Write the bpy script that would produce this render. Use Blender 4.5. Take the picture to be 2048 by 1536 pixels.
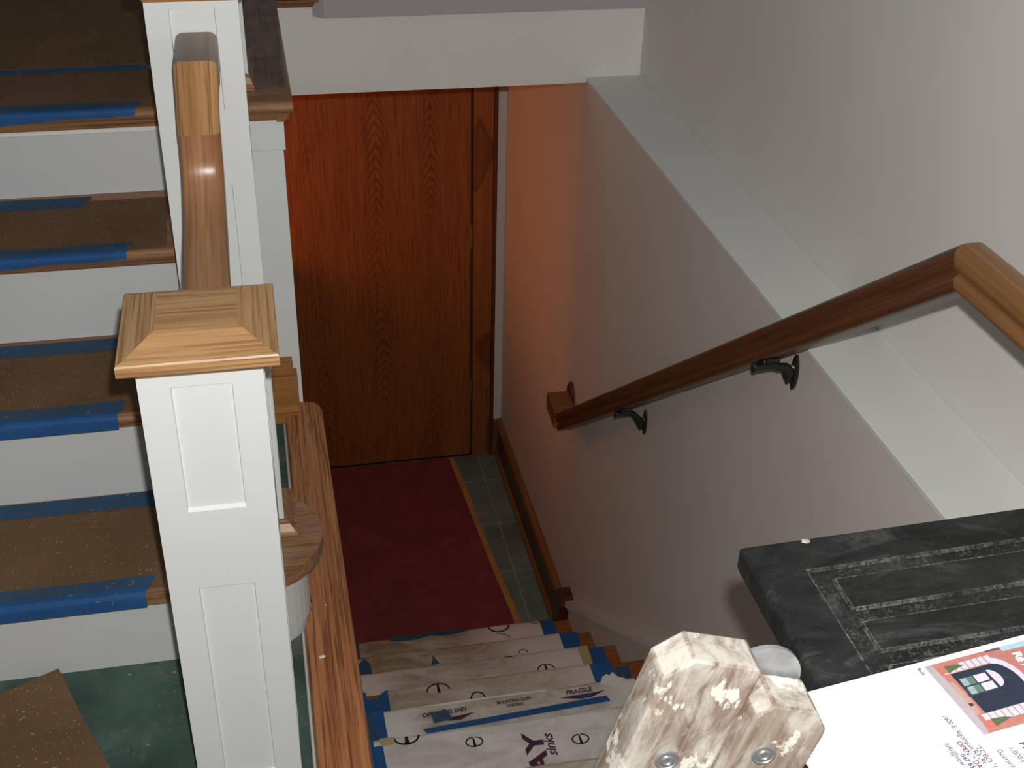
import bpy, bmesh, math, random
from mathutils import Vector, Matrix
from math import sin, cos, pi, radians

random.seed(7)
S = bpy.context.scene
COL = S.collection
for o in list(bpy.data.objects):
    bpy.data.objects.remove(o)

# ------------------------------------------------------------------ camera
EYE = Vector((0, 0, 1.59))
cam_d = bpy.data.cameras.new('camera')
cam = bpy.data.objects.new('camera', cam_d)
COL.objects.link(cam)
S.camera = cam
cam_d.sensor_fit = 'HORIZONTAL'
cam_d.sensor_width = 36.0
cam_d.lens = 36.0 * 2474.52 / 2048.0
cam_d.clip_start = 0.02
RIGHT = Vector((0.97914414, -0.20196491, 0.02206630))
DOWN = Vector((-0.08706632, -0.51525891, -0.85260056))
FWD = Vector((0.18356526, 0.83289761, -0.52209709))
mw = Matrix((RIGHT, -DOWN, -FWD)).transposed().to_4x4()
mw.translation = EYE
cam.matrix_world = mw

# ------------------------------------------------------------------ light
w = bpy.data.worlds.new('house_light')
S.world = w
w.use_nodes = True
w.node_tree.nodes['Background'].inputs[0].default_value = (0.93, 0.97, 1.0, 1)
w.node_tree.nodes['Background'].inputs[1].default_value = 0.088

def lamp(name, kind, loc, power, color, aim=None, **kw):
    d = bpy.data.lights.new(name, kind)
    d.energy = power
    d.color = color
    for k, v in kw.items():
        setattr(d, k, v)
    o = bpy.data.objects.new(name, d)
    o.location = loc
    if aim is not None:
        o.rotation_euler = (Vector(aim) - Vector(loc)).to_track_quat('-Z', 'Y').to_euler()
    COL.objects.link(o)
    return o

FL = EYE + RIGHT * 0.023 - DOWN * 0.062
lamp('camera_flash', 'SPOT', FL, 106.0, (1.0, 0.985, 0.965), aim=FL + FWD,
     spot_size=radians(112), spot_blend=0.35, shadow_soft_size=0.012)
# the lit room beside the lower hall (one warm bulb)
lamp('lower_room_bulb', 'POINT', (-0.80, 3.38, -0.22), 25.0, (1.0, 0.31, 0.085), shadow_soft_size=0.34)

S.view_settings.view_transform = 'Standard'
S.view_settings.look = 'None'
S.view_settings.exposure = 0.0
S.view_settings.gamma = 1.0
S.view_settings.use_curve_mapping = False

# ------------------------------------------------------------------ materials
MATS = {}
def newmat(name, rough=0.5, spec=0.4):
    m = bpy.data.materials.new(name)
    m.use_nodes = True
    nt = m.node_tree
    b = nt.nodes['Principled BSDF']
    b.inputs['Roughness'].default_value = rough
    b.inputs['Specular IOR Level'].default_value = spec
    return m, nt, b

def N(nt, t, **kw):
    n = nt.nodes.new(t)
    for k, v in kw.items():
        if k in n.inputs:
            n.inputs[k].default_value = v
        else:
            setattr(n, k, v)
    return n

def coords(nt, src='Object', scale=(1, 1, 1), rot=(0, 0, 0), loc=(0, 0, 0)):
    tc = N(nt, 'ShaderNodeTexCoord')
    mp = N(nt, 'ShaderNodeMapping')
    mp.inputs['Scale'].default_value = scale
    mp.inputs['Rotation'].default_value = rot
    mp.inputs['Location'].default_value = loc
    nt.links.new(tc.outputs[src], mp.inputs['Vector'])
    return mp.outputs[0]

def ramp(nt, fac, stops):
    r = N(nt, 'ShaderNodeValToRGB')
    e = r.color_ramp.elements
    while len(e) < len(stops):
        e.new(0.5)
    for i, (p, c) in enumerate(stops):
        e[i].position = p
        e[i].color = (c[0], c[1], c[2], 1)
    nt.links.new(fac, r.inputs[0])
    return r.outputs[0]

def noise(nt, vec, scale, detail=3, rough=0.55, dist=0.0):
    n = N(nt, 'ShaderNodeTexNoise')
    n.inputs['Scale'].default_value = scale
    n.inputs['Detail'].default_value = detail
    n.inputs['Roughness'].default_value = rough
    n.inputs['Distortion'].default_value = dist
    nt.links.new(vec, n.inputs['Vector'])
    return n.outputs['Fac']

def mixc(nt, fac, a, b, mode='MIX'):
    m = N(nt, 'ShaderNodeMix', data_type='RGBA', blend_type=mode)
    for s, v in ((0, fac), (6, a), (7, b)):
        if hasattr(v, 'is_output'):
            nt.links.new(v, m.inputs[s])
        elif isinstance(v, (int, float)):
            m.inputs[s].default_value = v
        else:
            m.inputs[s].default_value = (v[0], v[1], v[2], 1)
    return m.outputs[2]

def bump(nt, b, h, strength=0.2, dist=0.002):
    n = N(nt, 'ShaderNodeBump')
    n.inputs['Strength'].default_value = strength
    n.inputs['Distance'].default_value = dist
    nt.links.new(h, n.inputs['Height'])
    nt.links.new(n.outputs[0], b.inputs['Normal'])

def plain(name, c, rough=0.5, spec=0.4, var=0.06, scale=6, grain=0.0, metal=0.0):
    if name in MATS:
        return MATS[name]
    m, nt, b = newmat(name, rough, spec)
    v = coords(nt)
    f = noise(nt, v, scale, 4)
    lo = [x * (1 - var) for x in c]
    hi = [min(1, x * (1 + var)) for x in c]
    nt.links.new(ramp(nt, f, [(0.3, lo), (0.7, hi)]), b.inputs['Base Color'])
    b.inputs['Metallic'].default_value = metal
    if grain:
        bump(nt, b, noise(nt, v, 350, 2), grain, 0.001)
    MATS[name] = m
    return m

def paint(name, c, rough=0.55, specks=0.0):
    if name in MATS:
        return MATS[name]
    m, nt, b = newmat(name, rough, 0.3)
    v = coords(nt)
    f = noise(nt, v, 3.0, 3)
    col = ramp(nt, f, [(0.3, [x * 0.97 for x in c]), (0.7, [min(1, x * 1.02) for x in c])])
    if specks:
        s = noise(nt, v, 38, 2, 0.5)
        col = mixc(nt, ramp(nt, s, [(0.74, (0, 0, 0)), (0.80, (specks,) * 3)]), col, (0.35, 0.33, 0.28))
    nt.links.new(col, b.inputs['Base Color'])
    bump(nt, b, noise(nt, v, 260, 3), 0.12, 0.0012)
    MATS[name] = m
    return m

def wood(name, light, dark, axis='X', src='Object', rough=0.38, pores=0.55, scale=1.0, dust=0.0, cath=0.0, stain=None, spec=0.45):
    key = name + axis + src
    if key in MATS:
        return MATS[key]
    m, nt, b = newmat(key, rough, spec)
    L, T = 1.5 * scale, 46.0 * scale
    if src == 'UV':
        sc = (L, T, 1)
        scf = (5 * scale, 230 * scale, 1)
        scb = (1.2, 9, 1)
    else:
        k = 'XYZ'.index(axis)
        sc = [T] * 3; sc[k] = L
        scf = [230 * scale] * 3; scf[k] = 5 * scale
        scb = [9] * 3; scb[k] = 1.2
    v = coords(nt, src, sc)
    vf = coords(nt, src, scf)
    vb = coords(nt, src, scb)
    grain = noise(nt, v, 1.0, 4, 0.6, 0.6)
    col = ramp(nt, grain, [(0.28, dark), (0.46, [(a * 0.45 + d * 0.55) for a, d in zip(light, dark)]), (0.62, light)])
    if cath:
        wv = N(nt, 'ShaderNodeTexWave', wave_type='RINGS', rings_direction='SPHERICAL')
        wv.inputs['Scale'].default_value = 5.5
        wv.inputs['Distortion'].default_value = 2.2
        wv.inputs['Detail'].default_value = 2
        wv.inputs['Detail Scale'].default_value = 1.2
        c2 = [6.0] * 3
        c2['XYZ'.index(axis)] = 0.75
        nt.links.new(coords(nt, src, c2, loc=(0.7, 0, 0.3)), wv.inputs['Vector'])
        col = mixc(nt, ramp(nt, wv.outputs['Fac'], [(0.15, (cath,) * 3), (0.6, (0, 0, 0))]), col, [x * 0.45 for x in dark])
    pf = noise(nt, vf, 1.0, 2, 0.5)
    col = mixc(nt, ramp(nt, pf, [(0.49, (0, 0, 0)), (0.63, (min(1, pores * 1.35),) * 3)]), col, [x * 0.60 for x in dark])
    bl = noise(nt, vb, 1.0, 2)
    col = mixc(nt, ramp(nt, bl, [(0.35, (0.25,) * 3), (0.65, (0, 0, 0))]), col, [x * 0.8 for x in dark])
    if dust:
        d = noise(nt, coords(nt, src, (14, 14, 14)), 1.0, 5, 0.65, 0.8)
        col = mixc(nt, ramp(nt, d, [(0.40, (0, 0, 0)), (0.72, (dust,) * 3)]), col, (0.42, 0.36, 0.31))
    if stain:
        d = noise(nt, coords(nt, src, stain), 1.0, 1, 0.4, 0.3)
        col = mixc(nt, ramp(nt, d, [(0.52, (0, 0, 0)), (0.545, (0.75,) * 3), (0.60, (0.5,) * 3)]), col, [x * 0.42 for x in dark])
    nt.links.new(col, b.inputs['Base Color'])
    bump(nt, b, pf, 0.10, 0.001)
    MATS[key] = m
    return m

def speckled(name, c, speck, amount=0.72, scale=140, rough=0.85, cloud=0.18, smear=None):
    if name in MATS:
        return MATS[name]
    m, nt, b = newmat(name, rough, 0.15)
    v = coords(nt)
    f = noise(nt, v, 5, 4, 0.6)
    col = ramp(nt, f, [(0.3, [x * (1 - cloud) for x in c]), (0.7, [min(1, x * (1 + cloud)) for x in c])])
    if smear:
        g = noise(nt, v, 9, 5, 0.7, 1.0)
        col = mixc(nt, ramp(nt, g, [(0.50, (0, 0, 0)), (0.70, (0.6,) * 3)]), col, smear)
    s = noise(nt, v, scale, 1, 0.4)
    col = mixc(nt, ramp(nt, s, [(amount, (0, 0, 0)), (amount + 0.05, (0.8,) * 3)]), col, speck)
    nt.links.new(col, b.inputs['Base Color'])
    bump(nt, b, f, 0.1, 0.002)
    MATS[name] = m
    return m

OAK_L, OAK_D = (0.66, 0.40, 0.185), (0.43, 0.215, 0.085)
TAN_L, TAN_D = (0.40, 0.20, 0.085), (0.24, 0.105, 0.045)
RED_L, RED_D = (0.34, 0.135, 0.045), (0.17, 0.058, 0.018)
def oak(axis, dust=0.0): return wood('oak' + ('_dusty' if dust else ''), OAK_L, OAK_D, axis, dust=dust)
def tan_oak(axis, dust=0.0): return wood('tan_oak' + ('_dusty' if dust else ''), TAN_L, TAN_D, axis, dust=dust)
def red_oak(axis): return wood('red_oak', RED_L, RED_D, axis)
M_WHITE = paint('white_trim_paint', (0.80, 0.82, 0.795))
M_RISER = paint('white_riser_paint', (0.66, 0.67, 0.655), specks=0.25)
M_WALL = paint('wall_paint', (0.77, 0.76, 0.70), 0.7)
M_HEAD = paint('header_paint', (0.87, 0.85, 0.785), 0.65)
M_LEDGE = paint('ledge_paint', (0.76, 0.76, 0.72), 0.5)
M_SKIRT = paint('skirt_cap_paint', (0.80, 0.75, 0.69), 0.45)
M_GREY = paint('grey_primer_paint', (0.50, 0.475, 0.48), 0.7)
M_LOW = paint('lower_wall_paint', (0.72, 0.66, 0.60), 0.6)
M_SLATE = speckled('green_slate', (0.062, 0.108, 0.086), (0.42, 0.40, 0.33), 0.735, 130, 0.6, 0.38, smear=(0.185, 0.195, 0.165))
M_SLATE_L = speckled('grey_slate', (0.16, 0.19, 0.16), (0.3, 0.3, 0.27), 0.80, 90, 0.6, 0.3)
M_GROUT = plain('grout', (0.38, 0.37, 0.33), 0.9)
M_KRAFT = speckled('brown_kraft_paper', (0.165, 0.095, 0.050), (0.48, 0.38, 0.26), 0.69, 230, 0.9, 0.15)
M_TAPE = speckled('blue_tape', (0.026, 0.100, 0.270), (0.22, 0.18, 0.13), 0.72, 120, 0.6, 0.15)
M_TAPE_D = speckled('dusty_blue_tape', (0.040, 0.094, 0.170), (0.25, 0.19, 0.12), 0.70, 110, 0.8, 0.2, smear=(0.085, 0.085, 0.075))
M_CARD = speckled('white_cardboard', (0.74, 0.69, 0.64), (0.40, 0.32, 0.24), 0.78, 60, 0.8, 0.05)
M_CARD_D = speckled('scuffed_cardboard', (0.50, 0.425, 0.335), (0.30, 0.21, 0.13), 0.76, 70, 0.85, 0.08, smear=(0.41, 0.32, 0.22))
M_CARD_B = speckled('stained_cardboard', (0.47, 0.365, 0.255), (0.24, 0.16, 0.09), 0.76, 60, 0.85, 0.12, smear=(0.36, 0.25, 0.145))
def card_mat(name, clean, lo=None, hi=None, yn=0.1, soft=0.10, base=0.55):
    '''scuffed cardboard: dirt in the trodden middle, cleaner beyond lo / hi (x from the board's own centre), a dark rub along the nosing.'''
    m, nt, b = newmat(name, 0.85, 0.15)
    v = coords(nt)
    sp = N(nt, 'ShaderNodeSeparateXYZ')
    nt.links.new(v, sp.inputs[0])
    f1 = noise(nt, coords(nt, 'Object', (7, 16, 7)), 1.0, 5, 0.65, 0.7)
    f2 = noise(nt, coords(nt, 'Object', (160, 22, 20)), 1.0, 3, 0.6)
    f3 = noise(nt, v, 75, 2, 0.5)
    def rng(src, a, b_, c, d):
        r = N(nt, 'ShaderNodeMapRange', interpolation_type='SMOOTHSTEP')
        for i_, x in enumerate((a, b_, c, d)):
            r.inputs[i_ + 1].default_value = x
        nt.links.new(src, r.inputs[0])
        return r.outputs[0]
    def mth(op, a, b_):
        q = N(nt, 'ShaderNodeMath', operation=op)
        for i_, x in enumerate((a, b_)):
            if hasattr(x, 'is_output'):
                nt.links.new(x, q.inputs[i_])
            else:
                q.inputs[i_].default_value = x
        return q.outputs[0]
    xw = mth('ADD', sp.outputs['X'], mth('MULTIPLY', mth('SUBTRACT', f1, 0.5), 0.22))
    d = rng(f1, 0.30, 0.72, base * 0.55, min(1.0, base + 0.35))
    if hi is not None:
        d = mth('MULTIPLY', d, rng(xw, hi - soft, hi + soft * 0.4, 1.0, 0.06))
    if lo is not None:
        d = mth('MULTIPLY', d, rng(xw, lo - soft * 0.4, lo + soft, 0.06, 1.0))
    edge = rng(mth('ADD', sp.outputs['Y'], mth('MULTIPLY', f1, 0.02)), yn - 0.045, yn + 0.01, 0.0, 0.30 * base)
    d = mth('MINIMUM', mth('ADD', d, edge), 1.0)
    brown = ramp(nt, f1, [(0.35, (0.40, 0.290, 0.175)), (0.75, (0.25, 0.160, 0.082))])
    col = mixc(nt, d, clean, brown)
    col = mixc(nt, ramp(nt, f2, [(0.60, (0, 0, 0)), (0.72, (0.22,) * 3)]), col, (0.24, 0.17, 0.095))
    col = mixc(nt, ramp(nt, f3, [(0.76, (0, 0, 0)), (0.82, (0.7,) * 3)]), col, (0.20, 0.135, 0.075))
    nt.links.new(col, b.inputs['Base Color'])
    bump(nt, b, f1, 0.15, 0.002)
    return m
CW = (0.74, 0.645, 0.585)
CW2 = (0.80, 0.765, 0.73)
M_YTAPE = plain('yellow_tape', (0.48, 0.38, 0.17), 0.6)
M_MTAPE = plain('tan_masking_tape', (0.46, 0.24, 0.065), 0.7, var=0.15)
M_ROSIN = speckled('red_rosin_paper', (0.215, 0.043, 0.046), (0.30, 0.12, 0.10), 0.80, 80, 0.9, 0.14, smear=(0.26, 0.075, 0.068))
M_INK = plain('black_ink', (0.012, 0.009, 0.011), 0.7)
M_PURPLE = plain('purple_ink', (0.075, 0.022, 0.055), 0.7)
M_IRON = plain('black_iron', (0.012, 0.016, 0.013), 0.28, 0.6)
M_SCREW = plain('bright_screw', (0.55, 0.52, 0.42), 0.25, 0.5, metal=1.0)
M_BRASS = plain('old_brass', (0.36, 0.22, 0.09), 0.4, metal=0.7)
M_MAHOG = wood('mahogany', (0.13, 0.030, 0.020), (0.06, 0.016, 0.012), 'Z', rough=0.3)
M_CASE = wood('stained_pine', (0.33, 0.115, 0.028), (0.22, 0.066, 0.015), 'Z', rough=0.4, pores=0.12, stain=(9, 9, 2.2))
M_CASE_D = wood('dark_stained_pine', (0.13, 0.042, 0.016), (0.07, 0.022, 0.010), 'Z', rough=0.4, pores=0.2)
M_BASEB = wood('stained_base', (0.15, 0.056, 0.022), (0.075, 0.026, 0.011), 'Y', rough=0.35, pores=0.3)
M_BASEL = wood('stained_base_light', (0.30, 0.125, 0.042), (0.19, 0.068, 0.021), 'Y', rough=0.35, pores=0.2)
M_STAIR = wood('stained_tread', (0.36, 0.125, 0.035), (0.23, 0.062, 0.016), 'X', rough=0.35, pores=0.3)
M_LUMBER = wood('raw_lumber', (0.47, 0.225, 0.062), (0.34, 0.145, 0.036), 'X', rough=0.7, pores=0.2)
M_PAPER = plain('flyer_paper', (0.86, 0.855, 0.88), 0.6, var=0.01)
M_DARK = plain('shadow_gap_black', (0.01, 0.009, 0.008), 0.9)

def door_veneer():
    m = wood('door_veneer', (0.33, 0.105, 0.024), (0.25, 0.072, 0.016), 'Z', rough=0.42, pores=0.6, scale=1.7)
    nt = m.node_tree
    b = nt.nodes['Principled BSDF']
    old = b.inputs['Base Color'].links[0].from_socket
    v = coords(nt)
    sp = N(nt, 'ShaderNodeSeparateXYZ')
    nt.links.new(v, sp.inputs[0])
    def mth(op, a, b_=0.0, c=0.0):
        q = N(nt, 'ShaderNodeMath', operation=op)
        for i_, x in enumerate((a, b_, c)):
            if hasattr(x, 'is_output'):
                nt.links.new(x, q.inputs[i_])
            else:
                q.inputs[i_].default_value = x
        return q.outputs[0]
    wob = noise(nt, coords(nt, 'Object', (3, 3, 1.5)), 1.0, 2)
    x = mth('ADD', sp.outputs['X'], mth('MULTIPLY', mth('SUBTRACT', wob, 0.5), 0.09))
    xm = mth('PINGPONG', mth('ADD', x, 0.030), 0.1150)           # distance from the nearest figure column
    f = mth('MULTIPLY', mth('ADD', mth('MULTIPLY', sp.outputs['Z'], 1.0), mth('MULTIPLY', mth('POWER', xm, 1.35), 5.5)), 135.0)
    f = mth('ADD', f, mth('MULTIPLY', noise(nt, coords(nt, 'Object', (8, 8, 5)), 1.0, 3), 16.0))
    lines = mth('SINE', f)
    mask = N(nt, 'ShaderNodeMapRange', interpolation_type='SMOOTHSTEP')
    for i_, q in enumerate((0.020, 0.068, 1.0, 0.0)):
        mask.inputs[i_ + 1].default_value = q
    nt.links.new(xm, mask.inputs[0])
    fac = mth('MULTIPLY', ramp(nt, mth('MULTIPLY_ADD', lines, 0.5, 0.5), [(0.45, (0, 0, 0)), (0.9, (0.55,) * 3)]), mth('MULTIPLY', mask.outputs[0], ramp(nt, noise(nt, coords(nt, 'Object', (4, 4, 1.6), loc=(3.1, 0, 0.4)), 1.0, 2), [(0.40, (0.08,) * 3), (0.62, (1, 1, 1))])))
    nt.links.new(mixc(nt, fac, old, (0.085, 0.024, 0.006)), b.inputs['Base Color'])
    return m
M_DOOR = door_veneer()

def black_dusty(name, dust):
    m, nt, b = newmat(name, 0.55, 0.35)
    v = coords(nt)
    f = noise(nt, coords(nt, 'Object', (10, 22, 10)), 1.0, 6, 0.7, 0.9)
    col = ramp(nt, f, [(0.36, (0.006, 0.007, 0.007)), (0.62, (0.022, 0.0235, 0.023)), (0.84, (0.115, 0.115, 0.105))])
    g = noise(nt, v, 300, 5, 0.75)
    lo = 0.60 - 0.20 * dust
    sm = noise(nt, coords(nt, 'Object', (7, 15, 7), rot=(0, 0, 0.5), loc=(2.2, 0.4, 0)), 1.0, 5, 0.72, 1.2)
    col = mixc(nt, ramp(nt, sm, [(0.52, (0, 0, 0)), (0.68, (0.30,) * 3)]), col, (0.16, 0.16, 0.145))
    pt = noise(nt, coords(nt, 'Object', (26, 26, 26), loc=(1.3, 0.2, 0)), 1.0, 4, 0.7)
    am = mixc(nt, ramp(nt, pt, [(0.38, (0.12,) * 3), (0.66, (1, 1, 1))]), (0, 0, 0), ramp(nt, g, [(lo, (0, 0, 0)), (lo + 0.16, (0.25 + 0.50 * dust,) * 3)]))
    col = mixc(nt, am, col, (0.27, 0.26, 0.225))
    nt.links.new(col, b.inputs['Base Color'])
    bump(nt, b, g, 0.2, 0.001)
    return m
M_BLACK = black_dusty('black_painted_panel', 0.12)
M_BLACKD = black_dusty('plaster_dust_on_black', 1.0)
M_BLACKC = black_dusty('dusty_groove_black', 0.45)

def old_paint_wood(name, cover=0.0):
    m, nt, b = newmat(name, 0.65, 0.3)
    v = coords(nt, 'Object', (95, 60, 4))
    f = noise(nt, v, 1.0, 5, 0.62, 0.4)
    col = ramp(nt, f, [(0.30, (0.110, 0.060, 0.036)), (0.44, (0.215, 0.152, 0.112)), (0.60, (0.30, 0.245, 0.200))])
    g = noise(nt, coords(nt, 'Object', (38, 38, 17)), 1.0, 6, 0.70, 0.5)
    col = mixc(nt, ramp(nt, g, [(0.46 - cover, (0, 0, 0)), (0.58 - cover, (0.55,) * 3), (0.68 - cover, (0.95,) * 3)]), col, (0.52, 0.49, 0.435))
    s = noise(nt, coords(nt, 'Object', (34, 34, 22), loc=(0.4, 0.1, 0.7)), 1.0, 5, 0.68)
    col = mixc(nt, ramp(nt, s, [(0.585, (0, 0, 0)), (0.625, (0.9,) * 3)]), col, (0.70, 0.67, 0.59))
    nt.links.new(col, b.inputs['Base Color'])
    bump(nt, b, g, 0.35, 0.002)
    return m
M_OLD = old_paint_wood('paint_spattered_wood')
M_OLDEND = old_paint_wood('paint_caked_end_grain', 0.13)
M_GALV = plain('galvanized_steel', (0.36, 0.37, 0.37), 0.38, 0.5, var=0.28, scale=40, metal=0.5)
M_RIVET = plain('zinc_rivet', (0.34, 0.33, 0.32), 0.35, 0.5, metal=0.6)

# ------------------------------------------------------------------ builders
def finish(name, bm, mat, root=None, smooth=False):
    loc = root.matrix_world.inverted() if root is not None else None
    if root is not None:
        off = abs_loc(root)
        for v in bm.verts:
            v.co -= off
    bmesh.ops.recalc_face_normals(bm, faces=bm.faces)
    me = bpy.data.meshes.new(name)
    bm.to_mesh(me)
    bm.free()
    if isinstance(mat, (list, tuple)):
        for x in mat:
            me.materials.append(x)
    else:
        me.materials.append(mat)
    if smooth:
        for p in me.polygons:
            p.use_smooth = True
    o = bpy.data.objects.new(name, me)
    COL.objects.link(o)
    if root is not None:
        o.parent = root
    return o

def abs_loc(o):
    v = Vector(o.location)
    while o.parent:
        o = o.parent
        v += Vector(o.location)
    return v

def thing(name, loc, label, cat, group=None):
    o = bpy.data.objects.new(name, None)
    o.empty_display_size = 0.05
    o.location = loc
    COL.objects.link(o)
    o['label'] = label
    o['category'] = cat
    if group:
        o['group'] = group
    return o

def tag(o, label, cat, group=None):
    o['label'] = label
    o['category'] = cat
    if group:
        o['group'] = group
    return o

def struct(o):
    o['kind'] = 'structure'
    return o

def add_box(bm, x0, x1, y0, y1, z0, z1, bev=0.0, seg=1):
    vs = [bm.verts.new((x, y, z)) for x in (x0, x1) for y in (y0, y1) for z in (z0, z1)]
    f = []
    for q in ((0, 1, 3, 2), (4, 6, 7, 5), (0, 4, 5, 1), (2, 3, 7, 6), (0, 2, 6, 4), (1, 5, 7, 3)):
        f.append(bm.faces.new([vs[i] for i in q]))
    if bev:
        es = list({e for fa in f for e in fa.edges})
        bmesh.ops.bevel(bm, geom=es, offset=bev, segments=seg, affect='EDGES', profile=0.5)

def box(name, b, mat, root=None, bev=0.0, seg=1):
    bm = bmesh.new()
    add_box(bm, *b, bev=bev, seg=seg)
    return finish(name, bm, mat, root)

def add_prism(bm, pts, z0, z1):
    lo = [bm.verts.new((p[0], p[1], z0)) for p in pts]
    hi = [bm.verts.new((p[0], p[1], z1)) for p in pts]
    n = len(pts)
    bm.faces.new(lo[::-1])
    bm.faces.new(hi)
    for i in range(n):
        bm.faces.new([lo[i], lo[(i + 1) % n], hi[(i + 1) % n], hi[i]])

def prism(name, pts, z0, z1, mat, root=None, axis='Z'):
    """polygon extruded along an axis; axis X: pts are (y,z); axis Y: pts are (x,z)."""
    bm = bmesh.new()
    add_prism(bm, pts, z0, z1)
    if axis == 'X':
        for v in bm.verts:
            v.co = Vector((v.co.z, v.co.x, v.co.y))
    elif axis == 'Y':
        for v in bm.verts:
            v.co = Vector((v.co.x, v.co.z, v.co.y))
    return finish(name, bm, mat, root)

def sweep(name, path, prof, mat, root=None, pre=None, post=None, side=None, smooth=True, caps=True):
    """sweep a closed profile (a: sideways, b: up) along a 3-D polyline, mitred; UV u runs along the length."""
    bm = bmesh.new()
    uvl = bm.loops.layers.uv.new('UVMap')
    P = [Vector(p) for p in path]
    side = Vector(side)
    rings, us = [], []
    u = 0.0
    per = [0.0]
    for i in range(len(prof)):
        a, c = prof[i], prof[(i + 1) % len(prof)]
        per.append(per[-1] + math.hypot(a[0] - c[0], a[1] - c[1]))
    for i, p in enumerate(P):
        if i:
            u += (p - P[i - 1]).length
        t0 = (P[i] - P[i - 1]).normalized() if i else ((P[0] - Vector(pre)).normalized() if pre else (P[1] - P[0]).normalized())
        t1 = (P[i + 1] - P[i]).normalized() if i < len(P) - 1 else ((Vector(post) - P[i]).normalized() if post else t0)
        t = (t0 + t1).normalized()
        c = max(0.25, t.dot(t0))
        up = side.cross(t).normalized() / c
        rings.append([bm.verts.new(p + side * a + up * b) for a, b in prof])
        us.append(u)
    n = len(prof)
    for i in range(len(P) - 1):
        for j in range(n):
            k = (j + 1) % n
            f = bm.faces.new([rings[i][j], rings[i][k], rings[i + 1][k], rings[i + 1][j]])
            f.smooth = smooth
            for l, uv in zip(f.loops, ((us[i], per[j]), (us[i], per[j + 1]), (us[i + 1], per[j + 1]), (us[i + 1], per[j]))):
                l[uvl].uv = uv
    if caps:
        for r, uu in ((rings[0][::-1], us[0]), (rings[-1], us[-1])):
            f = bm.faces.new([bm.verts.new(v.co) for v in r])
            for l in f.loops:
                l[uvl].uv = (l.vert.co.x * 1.0, l.vert.co.z * 1.0)
    o = finish(name, bm, mat, root)
    return o

def rail_profile(wd, ht, r=0.014, n=4, finger=0.0):
    """rounded top, flat bottom, centred on x; top at b=0, bottom at -ht."""
    pts = []
    h = wd / 2
    pts += [(-h + 0.004, -ht), (h - 0.004, -ht), (h, -ht + 0.004)]
    if finger:
        pts += [(h, -ht * 0.72), (h - finger, -ht * 0.62), (h, -ht * 0.5)]
    for i in range(n + 1):
        a = i / n * pi / 2
        pts.append((h - r + r * cos(a), -r + r * sin(a)))
    for i in range(n + 1):
        a = pi / 2 + i / n * pi / 2
        pts.append((-h + r + r * cos(a), -r + r * sin(a)))
    if finger:
        pts += [(-h, -ht * 0.5), (-h + finger, -ht * 0.62), (-h, -ht * 0.72)]
    pts.append((-h, -ht + 0.004))
    return pts

def add_cyl(bm, c, axis, r, h, n=20, r2=None):
    axis = Vector(axis).normalized()
    u = axis.orthogonal().normalized()
    v = axis.cross(u)
    c = Vector(c)
    r2 = r if r2 is None else r2
    a = [bm.verts.new(c + (u * cos(t) + v * sin(t)) * r) for t in [2 * pi * i / n for i in range(n)]]
    b = [bm.verts.new(c + axis * h + (u * cos(t) + v * sin(t)) * r2) for t in [2 * pi * i / n for i in range(n)]]
    bm.faces.new(a[::-1])
    bm.faces.new(b)
    for i in range(n):
        bm.faces.new([a[i], a[(i + 1) % n], b[(i + 1) % n], b[i]])

def sheet(name, pts, z, mat, root=None, t=0.0006):
    bm = bmesh.new()
    add_prism(bm, pts, z, z + t)
    return finish(name, bm, mat, root)

def wrap_sheet(name, rows, mat, root=None):
    """a ribbon given as rows of 3-D points (each row the same length), e.g. tape folded over an edge."""
    bm = bmesh.new()
    vs = [[bm.verts.new(p) for p in r] for r in rows]
    for i in range(len(vs) - 1):
        for j in range(len(vs[0]) - 1):
            bm.faces.new([vs[i][j], vs[i][j + 1], vs[i + 1][j + 1], vs[i + 1][j]])
    bm.normal_update(); bmesh.ops.solidify(bm, geom=bm.faces[:], thickness=0.0005)
    return finish(name, bm, mat, root)

def text_mesh(name, body, size, origin, xdir, ydir, mat, root, shear=0.0, bold=0.0, align='LEFT', stretch=1.0):
    cu = bpy.data.curves.new(name, 'FONT')
    cu.body = body
    cu.size = size
    cu.shear = shear
    cu.offset = bold
    cu.align_x = align
    ob = bpy.data.objects.new(name, cu)
    COL.objects.link(ob)
    dg = bpy.context.evaluated_depsgraph_get()
    me = bpy.data.meshes.new_from_object(ob.evaluated_get(dg))
    bpy.data.objects.remove(ob)
    xd, yd = Vector(xdir).normalized(), Vector(ydir).normalized()
    o0 = Vector(origin) - (abs_loc(root) if root else Vector())
    for v in me.vertices:
        v.co = o0 + xd * v.co.x * stretch + yd * v.co.y
    me.materials.clear()
    me.materials.append(mat)
    o = bpy.data.objects.new(name, me)
    COL.objects.link(o)
    if root:
        o.parent = root
    return o

def arc_print(name, cx, cy, z, rx, ry, a0, a1, wd, mat, root, bar=None, n=26):
    """a printed ring (or piece of one) with an optional bar, lying on a sheet."""
    bm = bmesh.new()
    pi_, po = [], []
    for i in range(n + 1):
        a = radians(a0 + (a1 - a0) * i / n)
        pi_.append(bm.verts.new((cx + (rx - wd) * cos(a), cy + (ry - wd) * sin(a), z)))
        po.append(bm.verts.new((cx + rx * cos(a), cy + ry * sin(a), z)))
    for i in range(n):
        bm.faces.new([pi_[i], po[i], po[i + 1], pi_[i + 1]])
    if bar:
        bm.faces.new([bm.verts.new((x, y, z)) for x, y in bar])
    return finish(name, bm, mat, root)

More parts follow.
